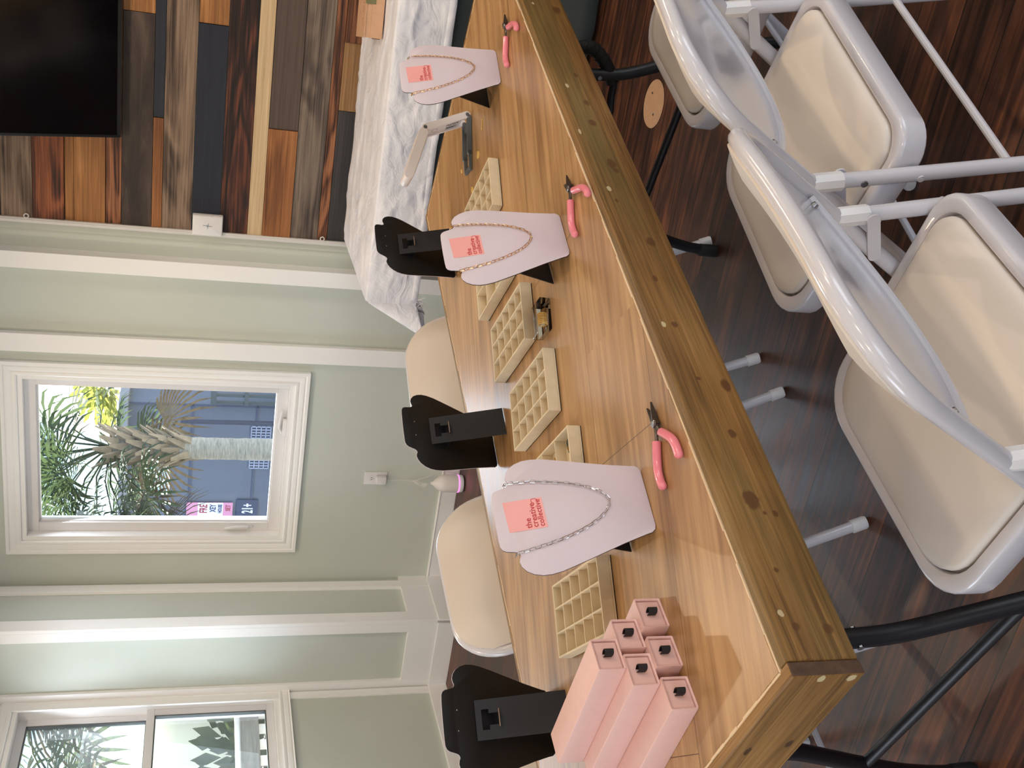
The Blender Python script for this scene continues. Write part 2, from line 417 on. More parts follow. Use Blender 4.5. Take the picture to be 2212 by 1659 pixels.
# boxed corner pillar with panel trim
PX = -2.70; PY = 3.56
rbox('wall_corner', [((XL-.001, PY, 0), (PX, YB, ZC))], M['wall'])
rbox('trim_1', [((-1.01, YB-.075, 0), (-.935, YB, ZC))], M['trim'], .002)
rbox('trim_2', [((-1.42, YB-.03, 0), (-1.332, YB, ZC))], M['trim'], .002)
rbox('trim_3', [((-.853, YB-.012, 0), (-.815, YB, ZC))], M['wall'], .002)
rbox('trim_4', [((PX-.055, PY-.02, .097), (PX+.0, PY, ZC)), ((PX, PY-.02, .097), (PX+.02, PY+.055, ZC)), ((XL, PY-.02, .097), (XL+.05, PY, ZC)), ((PX, YB-.095, .097), (PX+.02, YB-.04, ZC)),
                ((XL, PY-.019, .097), (PX, PY, .25)), ((PX, PY, .097), (PX+.019, YB, .25)), ((XL, PY-.019, 2.55), (PX, PY, ZC)), ((PX, PY, 2.55), (PX+.019, YB, ZC))], M['trim'], .0015)
rbox('baseboard_back', [((PX, YB-.015, 0), (-.80, YB, .094)), ((PX, YB-.02, .086), (-.80, YB-.013, .09))], M['trim'], .002)
rbox('baseboard_corner', [((XL, PY-.026, 0), (PX+.02, PY-.0, .097)), ((PX, PY-.026, 0), (PX+.026, YB-.012, .097))], M['trim'], .002)
rbox('baseboard_left', [((XL, YF, 0), (XL+.016, PY-.02, .1))], M['trim'], .002)
rbox('trim_5', [((XL, PY-.075, .1), (XL+.012, PY-.03, ZC))], M['trim'], .002)

# ---- reclaimed plank cladding on the back wall
def pl(name, dark, mid, light, seed, wav=0, contrast=1.0, g=(2.4, 120), rough=0.65, stain=None):
    wav *= .55
    return wood('plank_'+name, [(0.25, lin(*dark)), (0.5, lin(*mid)), (0.75, lin(*light))], 0, g, seed, rough, wav, contrast, 0.5, stain=stain)
PL = [pl('weathered', (34, 27, 24), (62, 50, 43), (92, 76, 66), 1, 0, 1.0, (3, 18), stain=((30, 24, 24), .6)),
      pl('charcoal', (30, 32, 40), (36, 39, 48), (44, 47, 56), 2),
      pl('streaked_grey', (58, 44, 36), (112, 92, 76), (146, 122, 102), 3, 30, 1.2),
      pl('navy', (26, 29, 40), (32, 35, 47), (38, 42, 55), 4),
      pl('charred', (22, 12, 11), (54, 30, 24), (104, 58, 38), 5, 42, 1.3),
      pl('whitewashed', (168, 140, 108), (200, 172, 134), (218, 192, 154), 6),
      pl('taupe', (64, 52, 46), (82, 68, 60), (96, 80, 70), 7),
      pl('driftwood', (64, 54, 48), (100, 86, 76), (128, 112, 98), 8, 34, 1.2),
      pl('striped_red', (54, 30, 20), (120, 74, 48), (158, 104, 70), 9, 48, 1.5),
      pl('tan', (122, 88, 56), (156, 116, 76), (180, 138, 94), 10),
      pl('slate', (44, 42, 44), (62, 58, 58), (78, 72, 70), 11),
      pl('golden', (128, 84, 46), (164, 112, 64), (190, 136, 84), 12, 20),
      pl('rust', (46, 26, 18), (104, 56, 34), (150, 88, 52), 13, 36, 1.3),
      pl('honey', (96, 58, 30), (136, 86, 48), (166, 110, 64), 14, 24)]
N = {n: i for i, n in enumerate('weathered charcoal streaked_grey navy charred whitewashed taupe driftwood striped_red tan slate golden rust honey'.split())}
XP = -0.80
rows = [(0.10, 0.22, [(None, 'taupe')]), (.22, .34, [(None, 'charred')]), (.34, .46, [(None, 'driftwood')]), (.46, .58, [(None, 'tan')]), (.58, .70, [(None, 'weathered')]),
        (.70, .806, [(-.208, 'slate'), (.082, 'tan'), (None, 'striped_red')]), (.806, .848, [(None, 'striped_red')]), (.848, .971, [(None, 'driftwood')]), (.971, 1.096, [(-.316, 'honey'), (None, 'taupe')]),
        (1.096, 1.160, [(None, 'whitewashed')]), (1.160, 1.280, [(None, 'charred')]), (1.280, 1.400, [(.083, 'navy'), (None, 'golden')]), (1.400, 1.525, [(None, 'streaked_grey')]),
        (1.525, 1.567, [(-.32, 'honey'), (None, 'charcoal')]), (1.567, 1.691, [(.094, 'weathered'), (None, 'golden')]), (1.691, 1.755, [(.6, 'striped_red'), (None, 'taupe')]), (1.755, 1.879, [(.5, 'golden'), (None, 'charred')]),
        (1.879, 1.917, [(None, 'golden')]), (1.917, 2.041, [(.4, 'rust'), (None, 'slate')]), (2.041, 2.165, [(.7, 'streaked_grey'), (None, 'navy')]), (2.165, 2.29, [(None, 'charcoal')]), (2.29, 2.41, [(None, 'tan')]), (2.41, 2.53, [(None, 'rust')]), (2.53, 2.65, [(None, 'taupe')]), (2.65, 2.85, [(None, 'charred')])]
b = MB(); rr = random.Random(3)
for z0, z1, segs in rows:
    x = XP
    for xe, nm in segs:
        xe = XR if xe is None else xe
        b.mi = N[nm]; t = rr.uniform(.018, .030)
        b.box((x+.0008, YB-t, z0+.0008), (xe-.0008, YB, z1-.0008)); x = xe
cl = b.obj('plank_cladding', PL, wb, smooth=False, bevel=.0012)
# knot hole in the charred board
# wiring raceway along the end of the planks
rc = thing('cable_raceway', 'white plastic cable raceway running up the edge of the plank wall', 'cable raceway', rpt(-.808, YB-.03, 0), RZ)
b = MB(); b.prism(rrect(-.011, .011, -.008, .008, .004), .1, ZC); b.obj('channel', M['conduit'], rc)
b = MB(); b.prism(rrect(-.0035, .0035, -.0105, -.0075, .001), .1, ZC); b.obj('channel_rib', M['conduit'], rc)
b = MB(); b.box((-.02, -.012, -.05), (.02, .03, .02)); bm_ = None
b = MB()
for z in (2.066, .827):
    b = MB(); b.tube([(.019+.009*math.cos(t*PI/8), -.006, z+.009*math.sin(t*PI/8)) for t in range(16)], .0028, 6, closed=True); b.obj('clip', M['conduit'], rc)
jb = thing('junction_box', 'white surface junction box on the raceway beside the plank wall', 'junction box', rpt(-.765, YB-.05, 1.331), RZ)
b = MB(); b.prism(rrect(-.046, .046, -.064, .064, .004), 0, .05, Matrix.Rotation(PI/2, 4, 'X') @ Matrix.Translation((0, 0, -.05)), bev=.003); b.obj('housing', M['white_plastic'], jb)
b = MB(); b.prism(rrect(-.043, .043, -.061, .061, .004), 0, .005, Matrix.Rotation(PI/2, 4, 'X'), bev=.0015); b.obj('cover_plate', M['white_plastic'], jb)
b = MB(); b.cyl((0, -.004, 0), (0, -.007, 0), .005); b.tube([(-.001, -.0055, -.018), (0, -.0055, 0), (.001, -.0055, .02)], .0012, 6); b.tube([(-.014, -.0055, .0), (0, -.0055, -.002), (.012, -.0055, -.004)], .0009, 6); b.obj('cover_screw', M['steel'], jb)

# ---- crank window in the back wall
def casing(x0, x1, z0, z1, w, depth):
    """mitred moulded picture-frame casing around an opening, in the XZ plane, front at -Y"""
    prof = [(0, 0), (0, -.010), (.006, -.014), (.016, -.014), (.022, -.011), (.030, -.015), (.044, -.017), (.050, -.014), (.056, -.020), (w, -.020), (w, 0)]
    b = MB()
    rings = []
    for sx, sz in ((0, 0), (1, 0), (1, 1), (0, 1)):
        X = x1 if sx else x0; Z = z1 if sz else z0
        rings.append([(X+(d if sx else -d), yy, Z+(d if sz else -d)) for d, yy in prof])
    rings.append(rings[0])
    vs = [[b.bm.verts.new(p) for p in r] for r in rings[:4]]; vs.append(vs[0])
    for A, B in zip(vs, vs[1:]):
        for i in range(len(prof)):
            j = (i+1) % len(prof); b.bm.faces.new((A[i], A[j], B[j], B[i]))
    return b
def frame_boxes(b, x0, x1, z0, z1, w, y0, y1):
    b.box((x0, y0, z0), (x1, y1, z0+w)); b.box((x0, y0, z1-w), (x1, y1, z1)); b.box((x0, y0, z0+w), (x0+w, y1, z1-w)); b.box((x1-w, y0, z0+w), (x1, y1, z1-w))
w1 = bpy.data.objects.new('window_1', None); C.objects.link(w1); w1.rotation_euler = (0, 0, RZ); w1.location = rpt(0, YB, 0); struct(w1)
x0, x1, z0, z1 = W1
casing(x0, x1, z0, z1, .07, 0).obj('casing', M['trim'], w1, ang=30)
b = MB(); frame_boxes(b, x0, x1, z0, z1, .022, -.002, .118); b.obj('jamb', M['trim'], w1, smooth=False, bevel=.001)
b = MB(); frame_boxes(b, x0+.022, x1-.022, z0+.022, z1-.022, .05, .045, .10); frame_boxes(b, x0+.066, x1-.066, z0+.066, z1-.066, .012, .058, .10); b.obj('sash', M['white_plastic'], w1, smooth=False, bevel=.002)
b = MB(); b.box((x0+.07, .078, z0+.07), (x1-.07, .082, z1-.07)); b.obj('pane', M['pane'], w1, smooth=False)
# crank folded on the sill, lock lever on the left jamb
b = MB(); b.prism(rrect(-.05, .05, -.012, .012, .011), 0, .02, bev=.004); b.tube([(-.03, 0, .02), (0, -.002, .035), (.06, -.004, .03), (.085, -.004, .026)], [.008, .007, .006, .007], 8); b.ball((.088, -.004, .026), .009, 8)
o = b.obj('crank_handle', M['white_plastic'], w1); o.location = (-1.80, .03, z0+.022)
b = MB(); b.prism(rrect(-.011, .011, -.068, .068, .010), 0, .006, Matrix.Rotation(PI/2, 4, 'X'), bev=.002); b.tube(smooth_path([(-.002, -.006, -.050), (.004, -.014, -.030), (.006, -.016, .01), (.001, -.014, .045), (-.008, -.008, .072)], 4), [.006, .0075, .0085, .0085, .0085, .0085, .0085, .0085, .0085, .0085, .0085, .0085, .008, .007, .006, .005, .004], 8)
o = b.obj('lock_lever', M['white_plastic'], w1); o.location = (x0+.048, .0449, 1.108)

# ---- double-hung window in the left wall
w2 = bpy.data.objects.new('window_2', None); C.objects.link(w2); w2.rotation_euler = (0, 0, RZ+PI/2); w2.location = rpt(XL, 0, 0); struct(w2)
# local x runs along room +y, local -y points into the room (room +x)
y0, y1, z0, z1 = W2
casing(y0, y1, z0, z1, .056, 0).obj('casing', M['trim'], w2, ang=30)
b = MB(); frame_boxes(b, y0, y1, z0, z1, .022, -.002, .118); b.obj('jamb', M['trim'], w2, smooth=False, bevel=.001)
zm = 1.50
b = MB(); frame_boxes(b, y0+.022, y1-.022, z0+.022, zm+.02, .038, .04, .068); b.obj('lower_sash', M['white_plastic'], w2, smooth=False, bevel=.002)
b = MB(); frame_boxes(b, y0+.022, y1-.022, zm-.02, z1-.022, .038, .07, .098); b.obj('upper_sash', M['white_plastic'], w2, smooth=False, bevel=.002)
b = MB(); frame_boxes(b, y0+.058, y1-.058, z0+.058, zm-.016, .008, .045, .064); frame_boxes(b, y0+.058, y1-.058, zm+.016, z1-.058, .008, .075, .094); b.obj('glazing_gasket', M['lamp_grey'], w2, smooth=False)
b = MB(); b.box((y0+.06, .053, z0+.06), (y1-.06, .056, zm-.018)); b.obj('lower_pane', M['pane'], w2, smooth=False)
b = MB(); b.box((y0+.06, .083, zm+.018), (y1-.06, .086, z1-.06)); b.obj('upper_pane', M['pane'], w2, smooth=False)
# frames of the windows behind the photographer
def plain_window(n, org, rz, x0, x1, z0, z1):
    w = bpy.data.objects.new(n, None); C.objects.link(w); w.rotation_euler = (0, 0, rz); w.location = org; struct(w)
    casing(x0, x1, z0, z1, .07, 0).obj('casing', M['trim'], w, ang=30)
    b = MB(); frame_boxes(b, x0, x1, z0, z1, .05, .02, .09); xm = (x0+x1)/2; b.box((xm-.02, .03, z0+.05), (xm+.02, .08, z1-.05)); b.obj('sash', M['white_plastic'], w, smooth=False)
plain_window('window_3', rpt(0, YF, 0), RZ+PI, .5, 1.9, .8, 2.2)
plain_window('window_4', rpt(0, YF, 0), RZ+PI, -2.3, -.7, .8, 2.2)
plain_window('window_5', rpt(XR, 0, 0), RZ-PI/2, -.6, 1.4, .3, 2.3)
plain_window('window_6', rpt(XL, 0, 0), RZ+PI/2, -1.6, -.4, .85, 2.15)

# ---- television on the plank wall, tilted down
tv = thing('television', 'large black flat television mounted on the plank wall', 'television', rpt(-.411, 3.86, 1.69), RZ)
b = MB(); A = math.radians(-21)
T_ = Matrix.Rotation(-A, 4, 'X')
b.prism(rrect(0, 1.23, 0, .71, .006), 0, .035, T_ @ Matrix.Rotation(PI/2, 4, 'X') @ Matrix.Translation((0, 0, -.035)), bev=.003); b.obj('bezel', M['tv_frame'], tv)
b = MB(); b.box((.012, -.0015, .018), (1.218, .003, .70), T_); b.obj('screen', M['tv_black'], tv, smooth=False)
b = MB(); b.box((.35, .03, .2), (.85, .12, .5), T_); b.obj('wall_bracket', M['tv_frame'], tv, smooth=False)

# ---- wall outlet, charger and the diffuser on the floor
ou = thing('wall_outlet', 'white duplex wall outlet low on the sage wall under the window', 'outlet', rpt(-2.063, YB, .441), RZ)
RX = Matrix.Rotation(PI/2, 4, 'X')
b = MB(); b.prism(rrect(-.037, .037, -.059, .059, .004), 0, .006, RX, bev=.002); b.obj('cover_plate', M['white_plastic'], ou)
b = MB(); b.prism(rrect(-.0165, .0165, -.014, .014, .012), .005, .008, RX @ Matrix.Translation((0, .02, 0))); b.prism(rrect(-.0165, .0165, -.014, .014, .012), .005, .008, RX @ Matrix.Translation((0, -.02, 0))); b.obj('receptacle', M['white_plastic'], ou)
b = MB()
for s in (-1, 1): b.box((s*.006-.0013, -.0086, .017), (s*.006+.0013, -.0078, .026))
b.cyl((0, -.0078, .012), (0, -.0086, .012), .0022, 8); b.obj('slots', M['black_ink'], ou, smooth=False)
ad = thing('power_adapter', 'white plug-in power adapter in the lower socket of the wall outlet', 'power adapter', rpt(-2.063, YB-.006, .415), RZ)
b = MB(); b.prism(rrect(-.021, .021, -.026, .026, .004), .001, .03, RX, bev=.003); b.obj('adapter_body', M['white_plastic'], ad)
b = MB(); rnd = random.Random(5)
pts = [(0, -.02, -.026), (.001, -.022, -.06), (.003, -.02, -.12), (.004, -.03, -.16)]
b.tube(smooth_path(pts, 6), .0016, 6)
for j in range(4):
    ph = j*1.7; b.tube(smooth_path([(.004, -.03, -.16), (.012+.008*math.sin(ph), -.05, -.185), (-.008+.012*math.cos(ph), -.055, -.215), (.006, -.06, -.235), (.016*math.sin(ph*2), -.05, -.20), (.004, -.03, -.165)], 6), .0014, 6)
b.tube(smooth_path([(.004, -.03, -.165), (.04, -.05, -.23), (.06, -.03, -.3), (.05, -.02, -.39), (.03, -.05, -.407)], 6), .0015, 6)
b.obj('cord', M['conduit'], ad)
df = thing('aroma_diffuser', 'small white ceramic diffuser glowing pink on the floor below the outlet', 'diffuser', rpt(-2.03, YB-.105, 0), RZ)
b = MB(); b.lathe([(.030, .004), (.043, .005), (.046, .012), (.046, .022), (.045, .026)]); b.obj('base', M['white_plastic'], df)
b = MB(); b.lathe([(.0468, .0262), (.047, .0275), (.047, .0305), (.0468, .032)]); b.obj('light_ring', M['pink_led'], df)
b = MB(); b.lathe([(.0455, .032), (.046, .04), (.046, .10), (.044, .115), (.036, .130), (.022, .147), (.012, .158), (.0085, .164), (.0075, .172), (.0055, .172), (.005, .165)]); b.obj('cover', M['ceramic'], df)
for q in range(3):
    b = MB(); a = q*2.1; b.cyl((.028*math.cos(a), .028*math.sin(a), 0), (.028*math.cos(a), .028*math.sin(a), .005), .006, 8); b.obj('foot', M['black_rubber'], df)
fo = thing('floor_outlet_cover', 'round tan cover plate set flat in the dark wood floor under the far chair', 'floor cover', (2.333, .615, 0), RZ)
b = MB(); b.lathe([(.074, 0), (.076, .002), (.074, .0045), (.02, .005)], seg=40); b.obj('plate', plain('tan_plate', (178, 140, 108), .6, var=.05, scale=60), fo)
for dx, dy in ((.03, .02), (-.03, -.02)):
    b = MB(); b.cyl((dx, dy, .0045), (dx, dy, .0058), .004, 8); b.obj('plate_screw', M['steel'], fo)

# ================================================================== THE WOODEN TABLE
TX0, TX1, TY0, TY1 = 0.0, 1.884, 0.0, 0.8025
tc = (0.94, 0.40, 0)
table = thing('wooden_table', 'long wood-topped work table with knotty pine apron on black folding legs', 'table', tc)
def tpart(b, name, mat, **kw):
    o = b.obj(name, mat, table, **kw); o.location = (-tc[0], -tc[1], 0); return o
b = MB(); b.box((TX0+.0016, TY0+.0016, TZ-.02), (TX1-.0016, TY1-.0016, TZ)); tpart(b, 'tabletop', M['top'], smooth=False)
b = MB(); rr = random.Random(9)
for (p0, p1) in (((TX0, TY0), (TX1, TY0)), ((TX0, TY1), (TX1, TY1)), ((TX0, TY0), (TX0, TY1)), ((TX1, TY0), (TX1, TY1))):
    n = 40
    for i in range(n):
        a = Vector(p0).lerp(Vector(p1), i/n); c = Vector(p0).lerp(Vector(p1), (i+1)/n); h = rr.choice((.0006, .0004, .0001, -.0006)); w = rr.uniform(.0011, .0017)
        b.box((min(a.x, c.x)-(w if p0[0] == p1[0] else 0), min(a.y, c.y)-(w if p0[1] == p1[1] else 0), TZ-.02), (max(a.x, c.x)+(w if p0[0] == p1[0] else 0), max(a.y, c.y)+(w if p0[1] == p1[1] else 0), TZ+h))
tpart(b, 'pale_edge_seam', M['caulk'], smooth=False)
ZB = 0.67
b = MB(); b.box((TX0+.0035, -.018, ZB), (TX1+.018, -.0016, TZ-.0008)); tpart(b, 'apron_board', M['pine'], smooth=False, bevel=.0025)
b = MB(); b.box((TX0+.0035, TY1+.0016, ZB), (TX1+.018, TY1+.018, TZ-.0008)); tpart(b, 'apron_board', M['pine'], smooth=False, bevel=.0025)
b = MB(); b.mi = 0; b.box((-.0145, -.018, ZB-.001), (.0030, TY1+.018, TZ-.0012)); o = tpart(b, 'apron_board', [M['pine_y'], M['endgrain']], smooth=False, bevel=.0025)
for p in o.data.polygons:
    if abs(p.normal.y) > .9: p.material_index = 1
b = MB(); b.box((TX1+.0016, -.0014, ZB), (TX1+.018, TY1+.0014, TZ-.0008)); tpart(b, 'apron_board', M['pine_y'], smooth=False, bevel=.0025)
def leg_frame(x, sgn):
    lf = bpy.data.objects.new('leg_frame', None); C.objects.link(lf); lf.parent = table; lf.location = (-tc[0], -tc[1], 0)
    for s in (-1, 1):
        yy = lambda y: .353+s*(.353-y) if s > 0 else y
        pts = smooth_path([(x, yy(q[0]), q[1]) for q in ((.196, .735), (.194, .60), (.190, .50), (.178, .43), (.145, .35), (.108, .265), (.07, .17), (.05, .09), (.044, .03))], 5)
        b = MB(); b.tube(pts, .0142, 14); b.obj('leg', M['black_metal'], lf)
        b = MB(); yf = yy(.043); b.tube([(x, yf, 0), (x, yf, .004), (x, yf, .05), (x, yf+(-s)*.0, .055)], [.016, .0175, .0168, .0150], 14); b.obj('foot_cap', M['black_rubber'], lf)
        b = MB(); b.cyl((x-.016, yy(.19), .495), (x+.016, yy(.19), .495), .005, 8); b.obj('bolt', M['steel'], lf)
    b = MB(); b.tube([(x, .108, .265), (x, .598, .265)], .0098, 12); b.obj('crossbar', M['black_metal'], lf)
    if sgn < 0:
        b = MB(); b.tube(smooth_path([(x, .19, .455), (x-.01, .235, .452), (x-.05, .30, .47), (x-.22, .353, .70), (x-.25, .353, .735)], 4), .009, 10); b.obj('folding_brace', M['black_metal'], lf)
    b = MB(); b.tube([(x, .19, .70), (x, .516, .70)], .012, 10); b.box((x-.03, .15, .725), (x+.03, .556, .7395)); b.obj('hinge_bar', M['black_metal'], lf)
    return lf
leg_frame(.15, 1)
lf2 = leg_frame(1.645, -1)
b = MB(); pts = smooth_path([(1.645, .205, .455), (1.655, .165, .482), (1.665, .138, .52), (1.66, .142, .565), (1.645, .17, .60), (1.64, .2, .63)], 6); b.tube(pts, .0155, 12)
for i in range(6, 20, 1): b.tube([pts[i], pts[i]+Vector((.0, -.001, .002))], .0172 if i % 2 else .0155, 12)
b.obj('ribbed_grip', M['black_rubber'], lf2)

# ================================================================== FOLDING CHAIRS
HW = 0.2185
hy = lambda z: -.1575-.55*(z-.44)
def make_chair():
    t = thing('folding_chair', 'x', 'chair')
    wm, wv, wp = M['white_metal'], M['white_vinyl'], M['white_plastic']
    # bent tube: front foot, up the side, over the top, down to the other foot
    ZT, RC, K = .788, .105, 1.141
    pts = []
    for i in range(9): pts.append((-HW, .012+.68*i/8))
    sT = ZT*K; n = 9; side = []
    for i in range(n+1):
        a = PI-PI/2*i/n; side.append((-(HW-RC)+RC*math.cos(a), (sT-RC+RC*math.sin(a))/K))
    pts += side
    for i in range(1, 8): pts.append((-(HW-RC)*(1-i/4), ZT))
    pts += [(-x, z) for x, z in reversed(side)] + [(HW, z) for _, z in reversed(pts[:9])]
    def bow(x, z):
        k = max(0, min(1, (z-.60)/.15)); k = k*k*(3-2*k); return -.016*k*(1-(x/HW)**2)
    P3 = [(x, hy(z)+bow(x, z), z) for x, z in pts]
    b = MB(); b.tube(P3, .0118, 12); b.obj('hoop_frame', wm, t)
    for s in (-1, 1):
        b = MB(); d = Vector((0, hy(.0)-hy(.04), -.04)).normalized(); p = Vector((s*HW, hy(.03), .03)); b.tube([p, p+d*.028, p+d*.0325], [.0142, .0142, .0125], 12); b.obj('front_foot_cap', wp, t)
        # rear leg with capped top and foot
        ly = lambda z: -.2265+.2425*(z-.541)
        lg = MB(); lg.tube([(s*HW, ly(.012), .012), (s*HW, ly(.525), .525)], .0112, 12); leg = lg.obj('rear_leg', wm, t)
        b = MB(); b.tube([(s*HW, ly(.515), .515), (s*HW, ly(.553), .553), (s*HW, ly(.566), .566)], [.0138, .0138, .0085], 8); b.obj('leg_cap', wp, leg, ang=25)
        b = MB(); b.tube([(s*HW, ly(0)+.001, .0), (s*HW, ly(.03), .03)], [.0128, .0138], 10); b.obj('foot_cap', wp, leg)
        for zz in (.486, .405):
            b = MB(); b.cyl((s*(HW+.0105), ly(zz), zz), (s*(HW+.0128), ly(zz), zz), .0052, 12); b.cyl((s*(HW+.012), ly(zz), zz), (s*(HW+.0136), ly(zz), zz), .0026, 8); b.obj('rivet', M['steel'] if zz > .45 else wm, leg)
        # flat link between the rear leg and the hoop
        b = MB(); x = s*(HW-.0145)
        p0 = Vector((x, ly(.512), .512)); p1 = Vector((x, hy(.482)+.002, .482)); dd = (p1-p0).normalized(); nn = Vector((0, -dd.z, dd.y))
        ring = []
        for i in range(17):
            a = PI/2+PI*i/16; ring.append(p0+dd*math.cos(a)*.009+nn*math.sin(a)*.009)
        for i in range(17):
            a = -PI/2+PI*i/16; ring.append(p1+dd*math.cos(a)*.009+nn*math.sin(a)*.009)
        b.quadloft([[q+Vector((-.0015, 0, 0)) for q in ring], [q+Vector((.0015, 0, 0)) for q in ring]]); b.obj('folding_link', wm, t)
    for nm, zz, yv in (('stretcher', .27, -.2265+.2425*(.27-.541)), ('stretcher', .20, hy(.20))):
        b = MB(); b.cyl((-HW, yv, zz), (HW, yv, zz), .0062, 10); b.obj(nm, wm, t)
    # seat pan: pressed ring with a well, and the padded cushion in it
    sw, y0, y1, z0, z1 = .2045, -.309, .088, .396, .4385
    outl = rrect(-sw, sw, y0, y1, [.05, .075, .075, .05], 7); n = len(outl)
    def ins(o, d):
        cx, cy = 0, (y0+y1)/2; hx, hyy = sw, (y1-y0)/2
        return [(cx+(p[0]-cx)*(hx-d)/hx, cy+(p[1]-cy)*(hyy-d)/hyy) for p in o]
    rings = [[(p[0], p[1], z) for p in ins(outl, d)] for d, z in ((.008, z0), (.002, z0+.001), (0, z0+.004), (0, z1-.008), (.0010, z1-.004), (.0035, z1-.001), (.007, z1), (.0165, z1), (.0195, z1-.0015), (.021, z1-.005), (.0215, z1-.016))]
    b = MB(); b.quadloft(rings); b.obj('seat_pan', wm, t)
    pad = [[(p[0], p[1], z) for p in ins(outl, d)] for d, z in ((.0255, z1-.014), (.0235, z1-.004), (.0245, z1+.002), (.030, z1+.0065), (.046, z1+.0090), (.08, z1+.0110), (.12, z1+.0125), (.17, z1+.013))]
    b = MB(); b.quadloft(pad); b.obj('seat_pad', wv, t, ang=60)
    # backrest: curved sheet between the tubes, rolled lower edge, pad in front
    def sheet(x, s_, off):
        """x across, s_ height, off along the front normal"""
        yb_ = hy(s_)+bow(x, s_)
        return Vector((x, yb_+off*.872, s_+off*.489))
    def low(x): return .553+.060*(x/.2)**2
    def top(x): return .783-.075*max(0, (abs(x)-.12)/.09)**2
    nx, nz = 22, 8
    def panel(name, hw, lo, hi, o0, o1, mat, par, dome=0.0, ang=40):
        b = MB(); rings = []
        grid = [[None]*(nz+1) for _ in range(nx+1)]
        for side in (0, 1):
            G = []
            for i in range(nx+1):
                x = -hw+2*hw*i/nx; row = []
                for j in range(nz+1):
                    v = j/nz; zz = lo(x)+(hi(x)-lo(x))*v
                    e = min(1, min(i, nx-i)/3.0)*min(1, min(j, nz-j)/2.0)
                    off = o0 if side == 0 else o0+(o1-o0)*(.35+.65*math.sin(e*PI/2)) + dome*e*(1-(2*v-1)**2)
                    row.append(b.bm.verts.new(sheet(x, zz, off)))
                G.append(row)
            for i in range(nx):
                for j in range(nz): b.bm.faces.new((G[i][j], G[i+1][j], G[i+1][j+1], G[i][j+1]))
            if side == 0: G0 = G
            else:
                loop = [(i, 0) for i in range(nx)]+[(nx, j) for j in range(nz)]+[(i, nz) for i in range(nx, 0, -1)]+[(0, j) for j in range(nz, 0, -1)]
                for k_ in range(len(loop)):
                    a = loop[k_]; c = loop[(k_+1) % len(loop)]
                    b.bm.faces.new((G0[a[0]][a[1]], G0[c[0]][c[1]], G[c[0]][c[1]], G[a[0]][a[1]]))
        return b.obj(name, mat, par, ang=ang)
    bp = panel('backrest_panel', .208, low, top, .002, .0045, wm, t)
    b = MB(); b.tube([sheet(x_*.0172, low(x_*.0172), .0) for x_ in range(-12, 13)], .0062, 10, cap=False)
    o = b.obj('rolled_edge', wm, bp)
    for x_ in (-.185, .185):
        b = MB(); p = sheet(x_, low(x_)+.018, .001); q = sheet(x_, low(x_)+.018, -.004); b.cyl(p, q, .0055, 10, .004); b.obj('screw', M['steel'], bp)
    def arc_top(x):
        e = max(0, abs(x)-(HW-RC)); return ZT+.003-(RC-math.sqrt(max(0, RC*RC-e*e)))/K
    panel('back_pad', .2125, lambda x: .575+.045*(x/.2)**2+.03*max(0, (abs(x)-.15)/.06)**2, arc_top, .0075, .026, wv, t, .009, 60)
    return t
chair0 = make_chair()
GF, GB = 'white folding chairs on the open side of the table', 'white folding chairs on the window side of the table'
chairs = [(.3175, 0.0, .030, 'white folding chair nearest the camera, beside the black-legged table corner', GF),
          (.8646, -.010, -.091, 'middle white folding chair of the open side, both capped rear legs in view', GF),
          (1.400, -.014, -.014, 'farthest white folding chair of the open side, seat over the round floor cover', GF),
          (1.476, .759, PI-.076, 'white folding chair across the table nearest the draped white sheet', GB),
          (.882, .725, PI+.119, 'white folding chair across the table nearest the boxed wall corner', GB),
          (.225, .762, PI+.02, 'white folding chair hidden under the near table end, only thin white legs showing', GB)]
for i, (x, y, rz, lab, g) in enumerate(chairs):
    o = chair0 if i == 0 else copy_tree(chair0)
    o.location = (x, y, 0); o.rotation_euler = (0, 0, rz); o['label'] = lab; o['group'] = g

